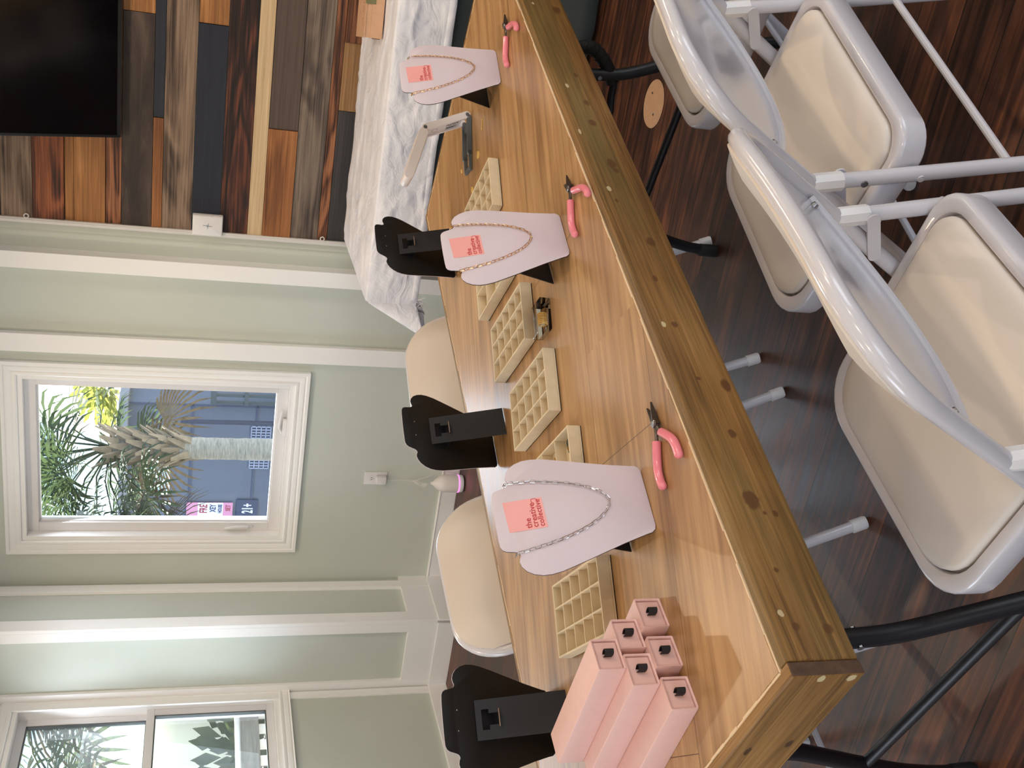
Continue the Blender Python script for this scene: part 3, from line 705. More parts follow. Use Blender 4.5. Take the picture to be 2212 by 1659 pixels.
# ================================================================== NECKLACE DISPLAYS
TILT = math.radians(17)
half = [(0, -.001), (.044, -.001), (.0505, .001), (.0545, .006), (.0560, .014), (.0640, .045), (.0760, .085), (.0850, .115), (.0905, .135), (.0925, .150), (.0920, .162), (.0885, .173), (.0825, .182), (.0750, .1875), (.0680, .1895), (.0625, .1885), (.0585, .1865), (.0555, .1870), (.0530, .1895), (.0515, .193), (.0500, .199), (.0485, .205), (.0455, .2095), (.0405, .212), (.0300, .2128), (0, .2132)]
outline = half[:-1] + [half[-1]] + [(-x, t) for x, t in reversed(half[1:-1])]
CM = Matrix(((1, 0, 0, 0), (0, math.sin(TILT), -math.cos(TILT), 0), (0, math.cos(TILT), math.sin(TILT), .0015), (0, 0, 0, 1)))
def cp(s, t, d=0.0): return CM @ Vector((s, t, d))
def make_display():
    t = thing('necklace_display', 'x', 'jewelry display')
    b = MB(); b.prism(outline, 0, .0016, CM, bev=.0005, steps=1); b.obj('front_card', M['card_face'], t, ang=50)
    b = MB(); b.prism(outline, -.0014, -.0001, CM, bev=.0003, steps=1); bk = b.obj('backing_card', M['card_black'], t, ang=50)
    for s in (-.0165, .0165):
        b = MB(); c0 = cp(s, .186, -.0013); c1 = cp(s, .186, -.0019); b.cyl(c0, c1, .0009, 8); b.obj('peg_hole', M['card_face'], bk)
    # fold-out easel leg with its T-shaped slot
    H = cp(0, .152, -.0018); F = Vector((0, .088, .0008)); D = (F-H); L = D.length; D.normalize(); Nn = Vector((1, 0, 0)).cross(D).normalized()
    if Nn.y < 0: Nn = -Nn
    hw = .0325; th = .0016
    def sp(s, v, d=0): return H+Vector((s, 0, 0))+D*v+Nn*d
    b = MB()
    def pc(s0, s1, v0, v1):
        ring = [(s0, v0), (s1, v0), (s1, v1), (s0, v1)]
        b.quadloft([[sp(s, v, 0) for s, v in ring], [sp(s, v, th) for s, v in ring]])
    pc(-hw, hw, 0, .010); pc(-hw, -.0165, .010, .022); pc(.0165, hw, .010, .022); pc(-hw, -.0095, .022, .038); pc(.0095, hw, .022, .038); pc(-hw, hw, .038, L)
    es = b.obj('easel_leg', M['card_strut'], t, smooth=False)
    b = MB(); b.quadloft([[sp(s, .038, d) for s, d in ((-.0095, th), (.0095, th), (.0145, .008), (.0060, .0125), (-.0060, .0125), (-.0145, .008))], [sp(s, .0394, d) for s, d in ((-.0095, th), (.0095, th), (.0145, .008), (.0060, .0125), (-.0060, .0125), (-.0145, .008))]]); b.obj('slot_tab', M['card_edge'], es, smooth=False)
    b = MB(); q = [cp(-.0325, .117, -.0016), cp(.0325, .117, -.0016), sp(.0325, .037, 0), sp(-.0325, .037, 0)]; off = Vector((0, 0, -.0014))
    b.quadloft([[cp(-.0325, .150, -.0016), cp(.0325, .150, -.0016), cp(.0325, .117, -.0016), cp(-.0325, .117, -.0016)], [cp(-.0325, .150, -.0030), cp(.0325, .150, -.0030), cp(.0325, .117, -.0030), cp(-.0325, .117, -.0030)]])
    b.quadloft([q, [p+off for p in q]]); b.obj('spacer_flap', M['card_strut'], t, smooth=False)
    return t
disp_back = make_display()
def add_sticker(t):
    b = MB(); w = .0245
    b.poly([cp(-.0215, .1425, .0019), cp(.0275, .1440, .0019), cp(.0275, .1990, .0019), cp(-.0215, .1960, .0019)]); st = b.obj('sticker', M['sticker'], t, smooth=False, recalc=False)
    for i, (wd, zz) in enumerate((('the', .1640), ('creative', .1553), ('collective', .1466))):
        Mx = CM @ Matrix.Translation((-.0190, zz, .0021)) @ Matrix.Rotation(math.radians(1.2), 4, 'Z')
        text_mesh('lettering', wd, .0128 if i != 2 else .0120, M['red_ink'], st, Mx @ Matrix.Diagonal((.93, .92, 1, 1)), extrude=.00005, bold=.00016, spacing=1.03)
    b = MB(); b.tube(smooth_path([cp(.0225, .1500, .0021), cp(.0262, .1535, .0021), cp(.0258, .1585, .0021), cp(.0215, .1590, .0021), cp(.0188, .1555, .0021)], 5), .00035, 5); b.obj('lettering', M['red_ink'], st)
disp_front = make_display(); add_sticker(disp_front)
DG = 'white necklace displays with pink stickers'; BG = 'necklace displays seen from their black backs'
fr = [(.3525, .1435, math.radians(-5.1), 'white necklace display nearest the pink boxes, wearing the silver chain', DG),
      (.9205, .1235, math.radians(-4.7), 'white necklace display with gold chain, standing beside the clear acrylic box', DG),
      (1.556, .1570, math.radians(-12.0), 'white necklace display with gold chain, standing next to the folding lamp', DG)]
bk = [(.918, .677, math.radians(-6.0)+PI, 'black back of a necklace display standing beyond the trays below the crank window', BG),
      (1.528, .678, math.radians(-8.0)+PI, 'black back of a necklace display standing in front of the draped white cloth', BG),
      (.305, .694, math.radians(-14)+PI, 'black back of a necklace display behind the stacked pink boxes, cut by the frame', BG)]
fronts = []
for i, (x, y, rz, lab, g) in enumerate(fr):
    o = disp_front if i == 0 else copy_tree(disp_front)
    o.location = (x, y, TZ); o.rotation_euler = (0, 0, rz); o['label'] = lab; o['group'] = g; fronts.append(o)
for i, (x, y, rz, lab, g) in enumerate(bk):
    o = disp_back if i == 0 else copy_tree(disp_back)
    o.location = (x, y, TZ); o.rotation_euler = (0, 0, rz); o['label'] = lab; o['group'] = g

# ---- paper-clip chains worn by the displays
def resample(P, step):
    out = [P[0]]; acc = 0.0
    for a, c in zip(P, P[1:]):
        seg = (c-a).length; d = step-acc
        while d <= seg:
            out.append(a.lerp(c, d/seg)); d += step
        acc = seg-(d-step)
    return out
def links(b, pts, nrm, ln, wd, wire, flat_all=False):
    for i, (a, c) in enumerate(zip(pts, pts[1:])):
        m = (a+c)/2; t = (c-a).normalized(); s = nrm.cross(t).normalized(); u = t.cross(s)
        if i % 2 and not flat_all: s = (s*.35+u*.94).normalized()
        L2 = ln/2; w2 = wd/2; loop = []
        for k_ in range(4):
            an = -PI/2+PI*k_/3; loop.append(m+t*(L2-w2*.6+w2*.6*math.cos(an))+s*w2*math.sin(an))
        for k_ in range(4):
            an = PI/2+PI*k_/3; loop.append(m+t*(-L2+w2*.6+w2*.6*math.cos(an))+s*w2*math.sin(an))
        b.tube(loop, wire, 5, closed=True)
def necklace(base, path, mat, mname, lab, seed):
    r = random.Random(seed)
    o_ = thing('necklace', lab, 'necklace', base.location, base.rotation_euler.z, 'chain necklaces worn by the white displays')
    P = smooth_path([cp(s, t, .0042) for s, t in path], 8)
    pts = resample(P, .0079)
    b = MB(); links(b, pts, cp(0, 0, 1)-cp(0, 0, 0), .0094, .0038, .00050); b.obj('chain', mat, o_)
    b = MB(); links(b, [cp(-.0560, .1895, .0030), cp(-.0560, .1930, .0000), cp(-.0550, .1925, -.0035), cp(-.049, .187, -.0045)], Vector((0, -1, 0)), .005, .0034, .0006); b.obj('clasp', mat, o_)
    b = MB(); links(b, [cp(.0570, .1895, .0035), cp(.0565, .1925, .0000), cp(.055, .1915, -.0040)], Vector((0, -1, 0)), .005, .0034, .0006); b.obj('chain_end', mat, o_)
pth = [(-.0558, .1890), (-.0515, .162), (-.0465, .135), (-.0395, .110), (-.0310, .088), (-.0200, .069), (-.0080, .057), (.0020, .0525), (.0110, .0545), (.0210, .063), (.0310, .078), (.0400, .098), (.0475, .124), (.0540, .155), (.0572, .1890)]
necklace(fronts[0], pth, M['silver'], 'silver', 'silver paper-clip chain necklace hung on the display nearest the pink boxes', 1)
necklace(fronts[1], [(s*1.0, t+.001+.004*(1-abs(s)/.056)) for s, t in pth], M['gold'], 'gold', 'gold paper-clip chain necklace on the display beside the clear acrylic box', 2)
necklace(fronts[2], [(s*1.02, t-.002*(1-abs(s)/.056)) for s, t in pth], M['gold'], 'gold', 'gold paper-clip chain necklace on the far display next to the folding lamp', 3)

# ================================================================== SORTING TRAYS
TL, TW, TH = .209, .119, .0238
def make_tray(nc, nr):
    """local x = short side, y = long side, origin at the near corner"""
    t = thing('sorting_tray', 'x', 'tray')
    b = MB(); w = .0036
    b.box((0, 0, .0012), (TW, TL, .004)); b.box((0, 0, .004), (TW, w, TH)); b.box((0, TL-w, .004), (TW, TL, TH)); b.box((0, w, .004), (w, TL-w, TH)); b.box((TW-w, w, .004), (TW, TL-w, TH))
    b.obj('tray_body', M['cream'], t, smooth=False, bevel=.0009)
    b = MB(); b.box((.0005, .0005, 0), (TW-.0005, TL-.0005, .0014)); b.obj('base_shadow', M['contact_shadow'], t, smooth=False)  # thin dark plate, draws the contact shadow along the tray's foot
    for i in range(1, nc):
        b = MB(); x = TW*i/nc; b.box((x-.0014, w, .004), (x+.0014, TL-w, TH-.0008)); b.obj('long_divider', M['cream'], t, smooth=False, bevel=.0006)
    for j in range(1, nr):
        b = MB(); y = TL*j/nr; b.box((w, y-.0011, .004), (TW-w, y+.0011, TH-.0010)); b.obj('cross_divider', M['cream'], t, smooth=False, bevel=.0005)
    return t
tray_s = make_tray(3, 5); tray_l = make_tray(2, 3)
TR = math.radians(-21.5); TG = 'cream velvet sorting trays in a row down the table'
trays = [(tray_s, .2615, .346, 'cream tray of fifteen small cells partly covered by the pink boxes, nearest in the row'),
         (tray_l, .498, .318, 'cream tray of six large cells with gold chain in it, behind the silver-chain display'),
         (tray_s, .690, .326, 'cream tray of fifteen small cells, fully visible, next to the nearer black display back'),
         (tray_s, .889, .343, 'cream tray of fifteen small cells touching the clear acrylic box'),
         (tray_l, 1.086, .351, 'cream large-celled tray half hidden behind the display beside the acrylic box'),
         (tray_s, 1.279, .324, 'cream tray of fifteen small cells farthest along the table, by the folding lamp')]
seen = set()
for pr, x, y, lab in trays:
    o = pr if pr.name not in seen else copy_tree(pr); seen.add(pr.name)
    o.location = (x, y, TZ); o.rotation_euler = (0, 0, TR); o['label'] = lab; o['group'] = TG
def loose_chain(name, lab, mat, cells, seed, n=26, spread=.016):
    r = random.Random(seed); c0 = cells[0]
    b = MB()
    for cx, cy, cz in cells:
        P = [Vector((cx-c0[0]+r.uniform(-spread, spread), cy-c0[1]+r.uniform(-spread, spread), r.uniform(.001, .007))) for _ in range(n)]
        P = smooth_path(P, 5); b_pts = resample(P, .0036)
        links(b, b_pts, Vector((0, 0, 1)), .0044, .0024, .0004)
    o = b.obj(name, mat); o.location = c0; return tag(o, lab, 'chain')
cr, sr = math.cos(TR), math.sin(TR)
def intray(ox, oy, u, v, z=.0045): return (ox+cr*u-sr*v, oy+sr*u+cr*v, TZ+z)
loose_chain('loose_chain', 'gold chain tangle beside the dark green leaf piece in the tray', M['gold'], [intray(.498, .318, .086, .030)], 4, 14, .014)
loose_chain('loose_chain', 'gold chain tangle in the cell one back from the dark green leaf piece', M['gold'], [intray(.498, .318, .088, .104)], 5, 14, .014)
loose_chain('loose_chain', 'bit of gold chain in the large-celled tray farther from the pink boxes', M['gold'], [intray(1.086, .351, .03, .10)], 6, 8, .012)
loose_chain('loose_chain', 'few silver chain links in a corner cell of the tray by the pink boxes', M['silver'], [intray(.2615, .346, .020, .17)], 8, 6, .010)
o = MB(); o.prism(rrect(-.012, .012, -.02, .02, .004), 0, .002); lf_ = o.obj('leaf_card', plain('dark_green_leaf', (52, 62, 44), .5)); lf_.location = intray(.498, .318, .105, .035, .0045); lf_.rotation_euler = (0, 0, TR+.3)
tag(lf_, 'dark green piece lying in the front cell of the large-celled tray', 'charm')

# ================================================================== PINK SLIDE BOXES
BW, BH, BL = .0465, .0370, .213
def make_box():
    t = thing('slide_box', 'x', 'gift box'); w = .0024
    b = MB()
    O = rrect(-BW/2, BW/2, 0, BH, .0016, 2); I = rrect(-BW/2+w, BW/2-w, w, BH-w, .001, 2)
    MY = Matrix.Rotation(PI/2, 4, 'X')    # outline in XZ, extruded along -Y
    ring = lambda o, y: [Vector((p[0], y, p[1])) for p in o]
    b.quadloft([ring(I, BL-.003), ring(I, .0012), ring([(p[0]*.99, BH/2+(p[1]-BH/2)*.99) for p in O], 0), ring(O, .0012), ring(O, BL-.001), ring([(p[0]*.98, BH/2+(p[1]-BH/2)*.98) for p in O], BL)])
    b.obj('sleeve', M['pink_box'], t, ang=40)
    b = MB(); b.box((-BW/2+w+.0006, .0036, w+.0004), (BW/2-w-.0006, .0060, BH-w-.0012)); dr = b.obj('drawer_front', M['pink_box'], t, smooth=False, bevel=.0006)
    b = MB(); zc = BH*.52
    P = smooth_path([(.0022, .0040, 0), (.0044, -.0024, 0), (.0024, -.0080, 0), (-.0016, -.0086, 0), (-.0042, -.0040, 0), (-.0024, .0040, 0)], 5)
    b.quadloft([[(p.x, p.y, zc-.0058), (p.x, p.y, zc+.0058), (p.x*.82, p.y*.86+.0004, zc+.0058), (p.x*.82, p.y*.86+.0004, zc-.0058)] for p in P]); b.obj('ribbon_pull', M['ribbon'], dr, ang=60)
    return t
box0 = make_box(); BR = math.radians(5.6); XG = 'pink slide boxes stacked in a pyramid'
for i, (x, y, z, rz, lab) in enumerate([(.2045, .1985, 0, .012, 'pink slide box at the far end of the bottom row of the pyramid'),
        (.1455, .1960, 0, 0, 'pink slide box in the middle of the bottom row of the pyramid'),
        (.0845, .1915, 0, -.01, 'pink slide box at the near end of the bottom row, closest to the table corner'),
        (.1800, .2085, 1, .01, 'pink slide box in the middle tier of the pyramid, nearer the cream tray'),
        (.1235, .2000, 1, -.012, 'pink slide box in the middle tier of the pyramid, nearer the table corner'),
        (.1495, .2050, 2, .0, 'single pink slide box on top of the pyramid')]):
    o = box0 if i == 0 else copy_tree(box0)
    o.location = (x, y, TZ+z*BH); o.rotation_euler = (0, 0, BR+rz); o['label'] = lab; o['group'] = XG

# ================================================================== PLIERS
def pliers(lab, gA, gB, tip1, tip2, pv, shape):
    o_ = thing('pliers', lab, 'pliers', (pv[0], pv[1], TZ), 0, 'pink-handled jewelry pliers')
    L = lambda p, z: Vector((p[0]-pv[0], p[1]-pv[1], z))
    PV = Vector((0, 0, .006))
    for gp in (gA, gB):
        P = smooth_path([L(p, .0062) for p in gp], 6); n = len(P)
        rad = [.0062]*n
        d = (P[-1]-P[-2]).normalized(); P = P+[P[-1]+d*.0022, P[-1]+d*.0040]; rad += [.0050, .0026]
        d0 = (P[0]-P[1]).normalized(); P = [P[0]+d0*.0008]+P; rad = [.0056]+rad
        b = MB(); b.tube(P, rad, 12); b.obj('grip', M['pink_grip'], o_, ang=60)
        b = MB(); q = P[1]; m = PV.lerp(q, .5); b.tube(smooth_path([PV+Vector((0, 0, .0005)), m+Vector((0, 0, 0)), q+(P[2]-P[1])*.2], 4), [.0042, .0040, .0038, .0036, .0034, .0034, .0034, .0034, .0034], 8, flat=.75); b.obj('shank', M['tool_steel'], o_)
    for tp, s in ((tip1, 1), (tip2, -1)):
        T = L(tp, .0055); d = (T-PV); n_ = Vector((-d.y, d.x, 0)).normalized()*s
        b = MB(); rings = []
        for k_, (f, wd, hh) in enumerate(((-.12, .0045, .0040), (.0, .0058, .0048), (.25, .0054, .0046), (.5, .0040, .0038), (.8, .0020, .0024), (1.0, .0007, .0012))):
            c = PV+d*f
            if shape == 'cutter' and s < 0: wd *= 1.5
            rings.append([c+n_*(-wd*.35)+Vector((0, 0, -hh)), c+n_*(wd)+Vector((0, 0, -hh*.8)), c+n_*(wd)+Vector((0, 0, hh*.6)), c+n_*(wd*.2)+Vector((0, 0, hh)), c+n_*(-wd*.35)+Vector((0, 0, hh))])
        b.quadloft(rings); b.obj('jaw', M['tool_steel'], o_, ang=30)
    b = MB(); b.lathe([(.0058, .0088), (.0058, .0108), (.0046, .0116), (.002, .0116)], seg=16); b.obj('pivot', M['steel'], o_)
    b = MB(); a = L(gA[0], .006)*.75; c = L(gB[0], .006)*.75; b.tube(smooth_path([a, (a+c)*.5+Vector((0, 0, .003)), c], 5), .0009, 6); b.obj('leaf_spring', M['steel'], o_)
pliers('pink-handled pointed pliers nearest the table corner, beside the silver-chain display', [(.3849, .063), (.3751, .0704), (.3655, .0774), (.3513, .085), (.3381, .0875), (.3265, .0867)], [(.385, .0436), (.3705, .0333), (.3557, .0249), (.3429, .0221), (.3314, .0227), (.3265, .0233)], (.4402, .0428), (.4416, .0576), (.4054, .0496), 'nose')
pliers('pink-handled pliers in front of the display beside the acrylic box', [(.9293, .059), (.9171, .0679), (.9041, .0762), (.8916, .0817), (.8773, .0828), (.8655, .0819)], [(.9308, .0386), (.9173, .0261), (.904, .0139), (.8898, .0057), (.8769, .0022), (.8700, .0029)], (.9827, .0437), (.9784, .0615), (.9485, .0482), 'cutter')
pliers('pink-handled pliers farthest down the table, in front of the far white display', [(1.5363, .0778), (1.5252, .088), (1.5147, .0985), (1.5072, .1053), (1.4942, .1098), (1.480, .111)], [(1.5376, .0555), (1.5224, .0424), (1.5055, .0312), (1.4902, .0259), (1.4802, .0267), (1.4792, .0290)], (1.5873, .0521), (1.5862, .0729), (1.5571, .0638), 'cutter')

# ================================================================== ACRYLIC BOX, GOLD BITS
ac = thing('acrylic_box', 'small clear acrylic box with a spool of gold chain, against a cream tray', 'box', (.8775, .2830, TZ), math.radians(-24.5))
b = MB(); b.prism(rrect(-.031, .031, -.0275, .0275, .004), .0003, .009, bev=.001); b.obj('box_base', M['acrylic'], ac)
b = MB(); O = rrect(-.0315, .0315, -.028, .028, .004); I = rrect(-.0300, .0300, -.0265, .0265, .003)
b.quadloft([[(p[0], p[1], .0095) for p in I], [(p[0], p[1], .0095) for p in O], [(p[0], p[1], .0185) for p in O], [(p[0], p[1], .0195) for p in I]]); b.obj('box_lid', M['acrylic'], ac, ang=50)
gs = thing('gold_chain_spool', 'coil of fine gold chain inside the clear acrylic box', 'chain', (.8730, .2800, TZ+.0095), math.radians(-24.5))
b = MB()
for i in range(7): b.tube([(-.010+.0033*i, .0080*math.cos(a*PI/10), .0078*math.sin(a*PI/10)) for a in range(20)], .0013, 6, closed=True)
b.obj('coil', M['gold_y'], gs)
b = MB(); b.cyl((-.0115, 0, 0), (.0115, 0, 0), .0045, 12); b.obj('core', M['cream'], gs)
for i, (x, y, r_, lab) in enumerate(((1.5445, .3745, .0095, 'flat round gold charm lying on the table beside the lamp foot'), (1.5222, .4560, .0075, 'flat round gold charm half behind the far corner of the farthest tray'), (1.646, .489, .0050, 'tiny gold charm lying alone near the far table edge'))):
    b = MB(); b.lathe([(r_*.96, 0), (r_, .0004), (r_*.96, .0011), (r_*.5, .0014)], seg=24); b.tube([(r_+.0012+.0016*math.cos(a*PI/6), .0016*math.sin(a*PI/6), .0007) for a in range(12)], .0004, 5, closed=True)
    o = b.obj('gold_charm', M['gold_y']); o.location = (x, y, TZ); tag(o, lab, 'charm', 'gold charms on the table')
b = MB(); b.tube([(1.5811-1.57, .3000-.307, .0009), (1.5642-1.57, .3206-.307, .0009)], .0010, 8); o = b.obj('gold_bar', M['gold_y']); o.location = (1.57, .307, TZ); tag(o, 'thin gold bar piece lying beside the folding lamp and far display', 'charm')

# ================================================================== FOLDING LAMP
LD = Vector((-.836, .549, 0)); LW_ = Vector((.549, .836, 0))
la = thing('folding_lamp', 'small white and grey folding desk lamp opened in a Z shape', 'lamp', (1.675, .349, TZ), math.atan2(.549, -.836))
# local x = towards the arm tip, local -y = away from the camera
W_ = .052
def bar(b, p0, p1, th, y0, y1, r=None):
    p0 = Vector((p0[0], 0, p0[1])); p1 = Vector((p1[0], 0, p1[1])); d = (p1-p0).normalized(); n = Vector((-d.z, 0, d.x)); h = th/2
    ring = []
    for i in range(9):
        a = PI/2+PI*i/8; ring.append(p0+d*math.cos(a)*h+n*math.sin(a)*h)
    for i in range(9):
        a = -PI/2+PI*i/8; ring.append(p1+d*math.cos(a)*h+n*math.sin(a)*h)
    e = min(.003, abs(y1-y0)/3)
    cen = (p0+p1)/2
    rg = []
    for yy, k_ in ((y0, .985 if e > .002 else 1), (y0+e*.5, 1), (y1-e*.5, 1), (y1, .985 if e > .002 else 1)):
        rg.append([cen+(q-cen)*k_+Vector((0, yy, 0)) for q in ring])
    b.quadloft(rg)
h2, h1 = (0.0, .011), (.044, .113)
b = MB(); bar(b, (.056, .1165), (.166, .1515), .021, -W_-.001, .001); b.obj('light_arm', M['lamp_white'], la, ang=50)
b = MB(); bar(b, (.064, .1075), (.160, .1385), .004, -W_+.008, -.008); b.obj('led_strip', plain('led_diffuser', (240, 236, 226), .4), la, ang=50)
b = MB(); bar(b, h2, h1, .0165, -.007, .0); bar(b, h2, h1, .0165, -W_, -W_+.007); 
po = b.obj('post', M['lamp_white'], la, ang=50)
b = MB(); d_ = Vector((h1[0]-h2[0], 0, h1[1]-h2[1])).normalized(); nl = Vector((d_.z, 0, -d_.x))
def pp(v, y, o): return Vector((h2[0], y, h2[1]))+d_*v+nl*o
b.quadloft([[pp(.012, -.0075, .0045), pp(.104, -.0075, .0045), pp(.104, -W_+.0075, .0045), pp(.012, -W_+.0075, .0045)], [pp(.012, -.0075, -.006), pp(.104, -.0075, -.006), pp(.104, -W_+.0075, -.006), pp(.012, -W_+.0075, -.006)]]); b.obj('battery_panel', M['lamp_white'], po, smooth=False, bevel=.0012)
b = MB(); b.quadloft([[pp(.018, -.0075, .0050), pp(.099, -.0075, .0050), pp(.099, -.012, .0062), pp(.018, -.012, .0062)], [pp(.018, -.0075, .003), pp(.099, -.0075, .003), pp(.099, -.012, .003), pp(.018, -.012, .003)]]); b.obj('panel_rib', M['lamp_white'], po, smooth=False)
# lettering runs down the post
TM = Matrix.Identity(4); o0 = pp(.053, -W_+.016+.0035, .0049)
xt = -d_; yt = Vector((0, 1, 0)); zt_ = nl
TM = Matrix(((xt.x, yt.x, zt_.x, o0.x), (xt.y, yt.y, zt_.y, o0.y), (xt.z, yt.z, zt_.z, o0.z), (0, 0, 0, 1)))
text_mesh('lettering', 'AIXPI', .0135, M['black_ink'], po, TM @ Matrix.Translation((0, .008, 0)), extrude=.0001, bold=.0003)
b = MB()
for i, ln in enumerate((.026, .030, .022, .028)):
    y_ = -W_+.0125+.0032*(2-i)
    b.quadloft([[pp(.050, y_, .0047), pp(.050-ln, y_, .0047), pp(.050-ln, y_+.0011, .0047), pp(.050, y_+.0011, .0047)], [pp(.050, y_, .0050), pp(.050-ln, y_, .0050), pp(.050-ln, y_+.0011, .0050), pp(.050, y_+.0011, .0050)]])
b.obj('print_lines', M['lamp_grey'], po, smooth=False)
b = MB(); c_ = pp(.082, -W_*.55, .0046); b.tube([c_+d_*(.008*math.cos(a*PI/10))+Vector((0, .008*math.sin(a*PI/10), 0)) for a in range(20)], .0006, 6, closed=True); b.obj('touch_ring', M['silver'], po)
for hh in (h2, h1):
    for yy in (.0, -W_):
        s_ = 1 if yy == 0 else -1
        b = MB(); b.cyl((hh[0], yy, hh[1]), (hh[0], yy+.0012*s_, hh[1]), .0045, 14); b.cyl((hh[0], yy+.001*s_, hh[1]), (hh[0], yy+.0016*s_, hh[1]), .0026, 10); b.obj('hinge_screw', M['lamp_grey'], po)
b = MB()
for y0_, y1_ in ((-.0075, 0), (-W_, -W_+.0075)):
    bar(b, (.004, .0065), (.095, .006), .011, y0_, y1_)
bar(b, (.092, .0058), (.136, .0040), .0065, -.0075, 0); bar(b, (.092, .0058), (.128, .0035), .0065, -W_, -W_+.0075)
b.box((.124, -W_+.004, .0008), (.134, -.004, .006)); b.box((.016, -W_+.006, .0005), (.030, -.006, .008))
b.obj('base_frame', M['lamp_grey'], la, ang=45)

# ================================================================== CLOTH-COVERED TABLE BY THE PLANK WALL
CX0, CX1, CY0, CY1, CZ = -.755, 1.15, 3.045, 3.80, .735
ct = thing('folding_table', 'folding table hidden under white and black cloths against the plank wall', 'table', rpt(.2, 3.42, 0), RZ)
b = MB(); b.prism(rrect(CX0-.2+.004, CX1-.2, CY0-3.42+.004, CY1-3.42, .02), CZ-.03, CZ, bev=.006); b.obj('tabletop', M['white_plastic'], ct)
for xx in (-.55, .55):
    b = MB(); b.tube(smooth_path([(xx, -.28, .70), (xx, -.28, .06), (xx, -.30, .012)], 4), .014, 10); b.tube(smooth_path([(xx, .28, .70), (xx, .28, .06), (xx, .30, .012)], 4), .014, 10); b.cyl((xx, -.28, .2), (xx, .28, .2), .01, 10); b.obj('leg_frame', M['black_metal'], ct)
# black cloth hanging to the floor in front, from under the white sheet
b = MB(); G = []
nx = 90
for i in range(nx+1):
    x = -.50+(CX1+.02+.50)*i/nx; row = []
    for j in range(13):
        v = j/12; z = .690-.675*v
        wv = math.sin(x*19+.4)*.010+math.sin(x*41)*.005
        row.append(b.bm.verts.new((x, CY0+.022-wv*v-.004*v, z)))
    G.append(row)
for i in range(nx):
    for j in range(12): b.bm.faces.new((G[i][j], G[i+1][j], G[i+1][j+1], G[i][j+1]))
o = b.obj('black_cloth', M['cloth_b'], recalc=False, ang=180); room(o); m_ = o.modifiers.new('thick', 'SOLIDIFY'); m_.thickness = .002
tag(o, 'dark cloth hanging under the white sheet on the table by the plank wall', 'cloth')
# white sheet
def hsh(x, y): return math.sin(x*12.9898+y*78.233)*43758.5453 % 1.0
def vn(x, y):
    xi, yi = math.floor(x), math.floor(y); fx, fy = x-xi, y-yi; fx = fx*fx*(3-2*fx); fy = fy*fy*(3-2*fy)
    a, c, d, e = hsh(xi, yi), hsh(xi+1, yi), hsh(xi, yi+1), hsh(xi+1, yi+1)
    return (a*(1-fx)+c*fx)*(1-fy)+(d*(1-fx)+e*fx)*fy-.5
def fbm(x, y, o=4):
    s = 0; a = 1
    for _ in range(o): s += a*vn(x, y); x *= 2.03; y *= 2.11; a *= .5
    return s
def drop_front(x):
    d = .198+.004*math.sin(x*3)
    if x < CX0+.10: d += .05*(1-(x-CX0)/.10) if x > CX0 else .05
    return d
DL = .235
def sheet_pt(p, q, DF):
    """p: along the table (CX0-DL .. CX1), q: from the wall edge to the front hem; returns the draped position"""
    dx = max(0, CX0-p); dy = max(0, CY0-q)
    zt = CZ+.0045
    if dx == 0 and dy == 0:
        n = fbm(p*5, q*5); rid = abs(fbm(p*3.1+7, q*9+3, 3)); h = .004*n+.009*max(0, .16-rid)/.16*.8
        e = min(1, (p-CX0)/.05, (q-CY0)/.05)
        return (p, q, zt+max(0, h+.003)*max(.15, e))
    if dy > 0 and dx == 0:
        k = min(1, dy/.02); w = fbm(p*9+2, dy*4, 4)
        rg1 = max(0, .20-abs(fbm(p*4+3, dy*13+p*2, 3)))/.2; fold = .007*math.sin(p*17+1.3)*min(1, dy/.15)+.016*w*min(1, dy/.06)+.007*rg1*min(1, dy/.03)+.005*fbm(p*20, dy*26, 3)*min(1, dy/.05)
        fade = min(1, (p-CX0)/.12); fold = fold*fade
        out = .006*k+max(-.002, fold)+.010*(dy/.2)
        return (p, CY0-out, zt-.004*k-(dy-.002*k))
    if dx > 0 and dy == 0:
        k = min(1, dx/.02); w = fbm(q*8, dx*5+9, 3)*.012*min(1, dx/.06)
        return (CX0-.006*k-max(-.002, w)-.03*(dx/.2), q, zt-.004*k-dx)
    r = math.hypot(dx, dy); ph = math.atan2(dx, dy)           # 0 at the front, pi/2 at the left end
    bulge = .46*r*math.sin(2*ph)**1.5
    hang = math.sqrt(max(0, r*r-bulge*bulge))
    az = ph
    d = Vector((-math.sin(az), -math.cos(az), 0))
    base = Vector((CX0, CY0, 0))
    px = base + d*(bulge+.006) + Vector((-.03*(dx/.2)*math.sin(ph)**2, -.010*(dy/.2)*math.cos(ph)**2, 0))
    return (px.x, px.y, zt-.004-hang*.98)
b = MB(); G = []
P_ = [CX0-DL+DL*i/26 for i in range(26)]+[CX0+(CX1-CX0)*i/190 for i in range(191)]
nq1, nq2 = 60, 30
for p in P_:
    row = []; DF = .20
    for j in range(nq1): row.append(b.bm.verts.new(sheet_pt(p, CY1+.012-(CY1+.012-CY0)*j/nq1, DF)))
    for j in range(nq2+1): row.append(b.bm.verts.new(sheet_pt(p, CY0-.197*(1+.012*math.sin(p*9))*j/nq2, DF)))
    G.append(row)
for i in range(len(P_)-1):
    for j in range(len(G[0])-1): b.bm.faces.new((G[i][j], G[i+1][j], G[i+1][j+1], G[i][j+1]))
o = b.obj('white_sheet', M['cloth_w'], recalc=False, ang=180); room(o); m_ = o.modifiers.new('thick', 'SOLIDIFY'); m_.thickness = .0016; m_.offset = 1
tag(o, 'wrinkled white cotton sheet draped over the table against the plank wall', 'cloth')
sheet_o = o
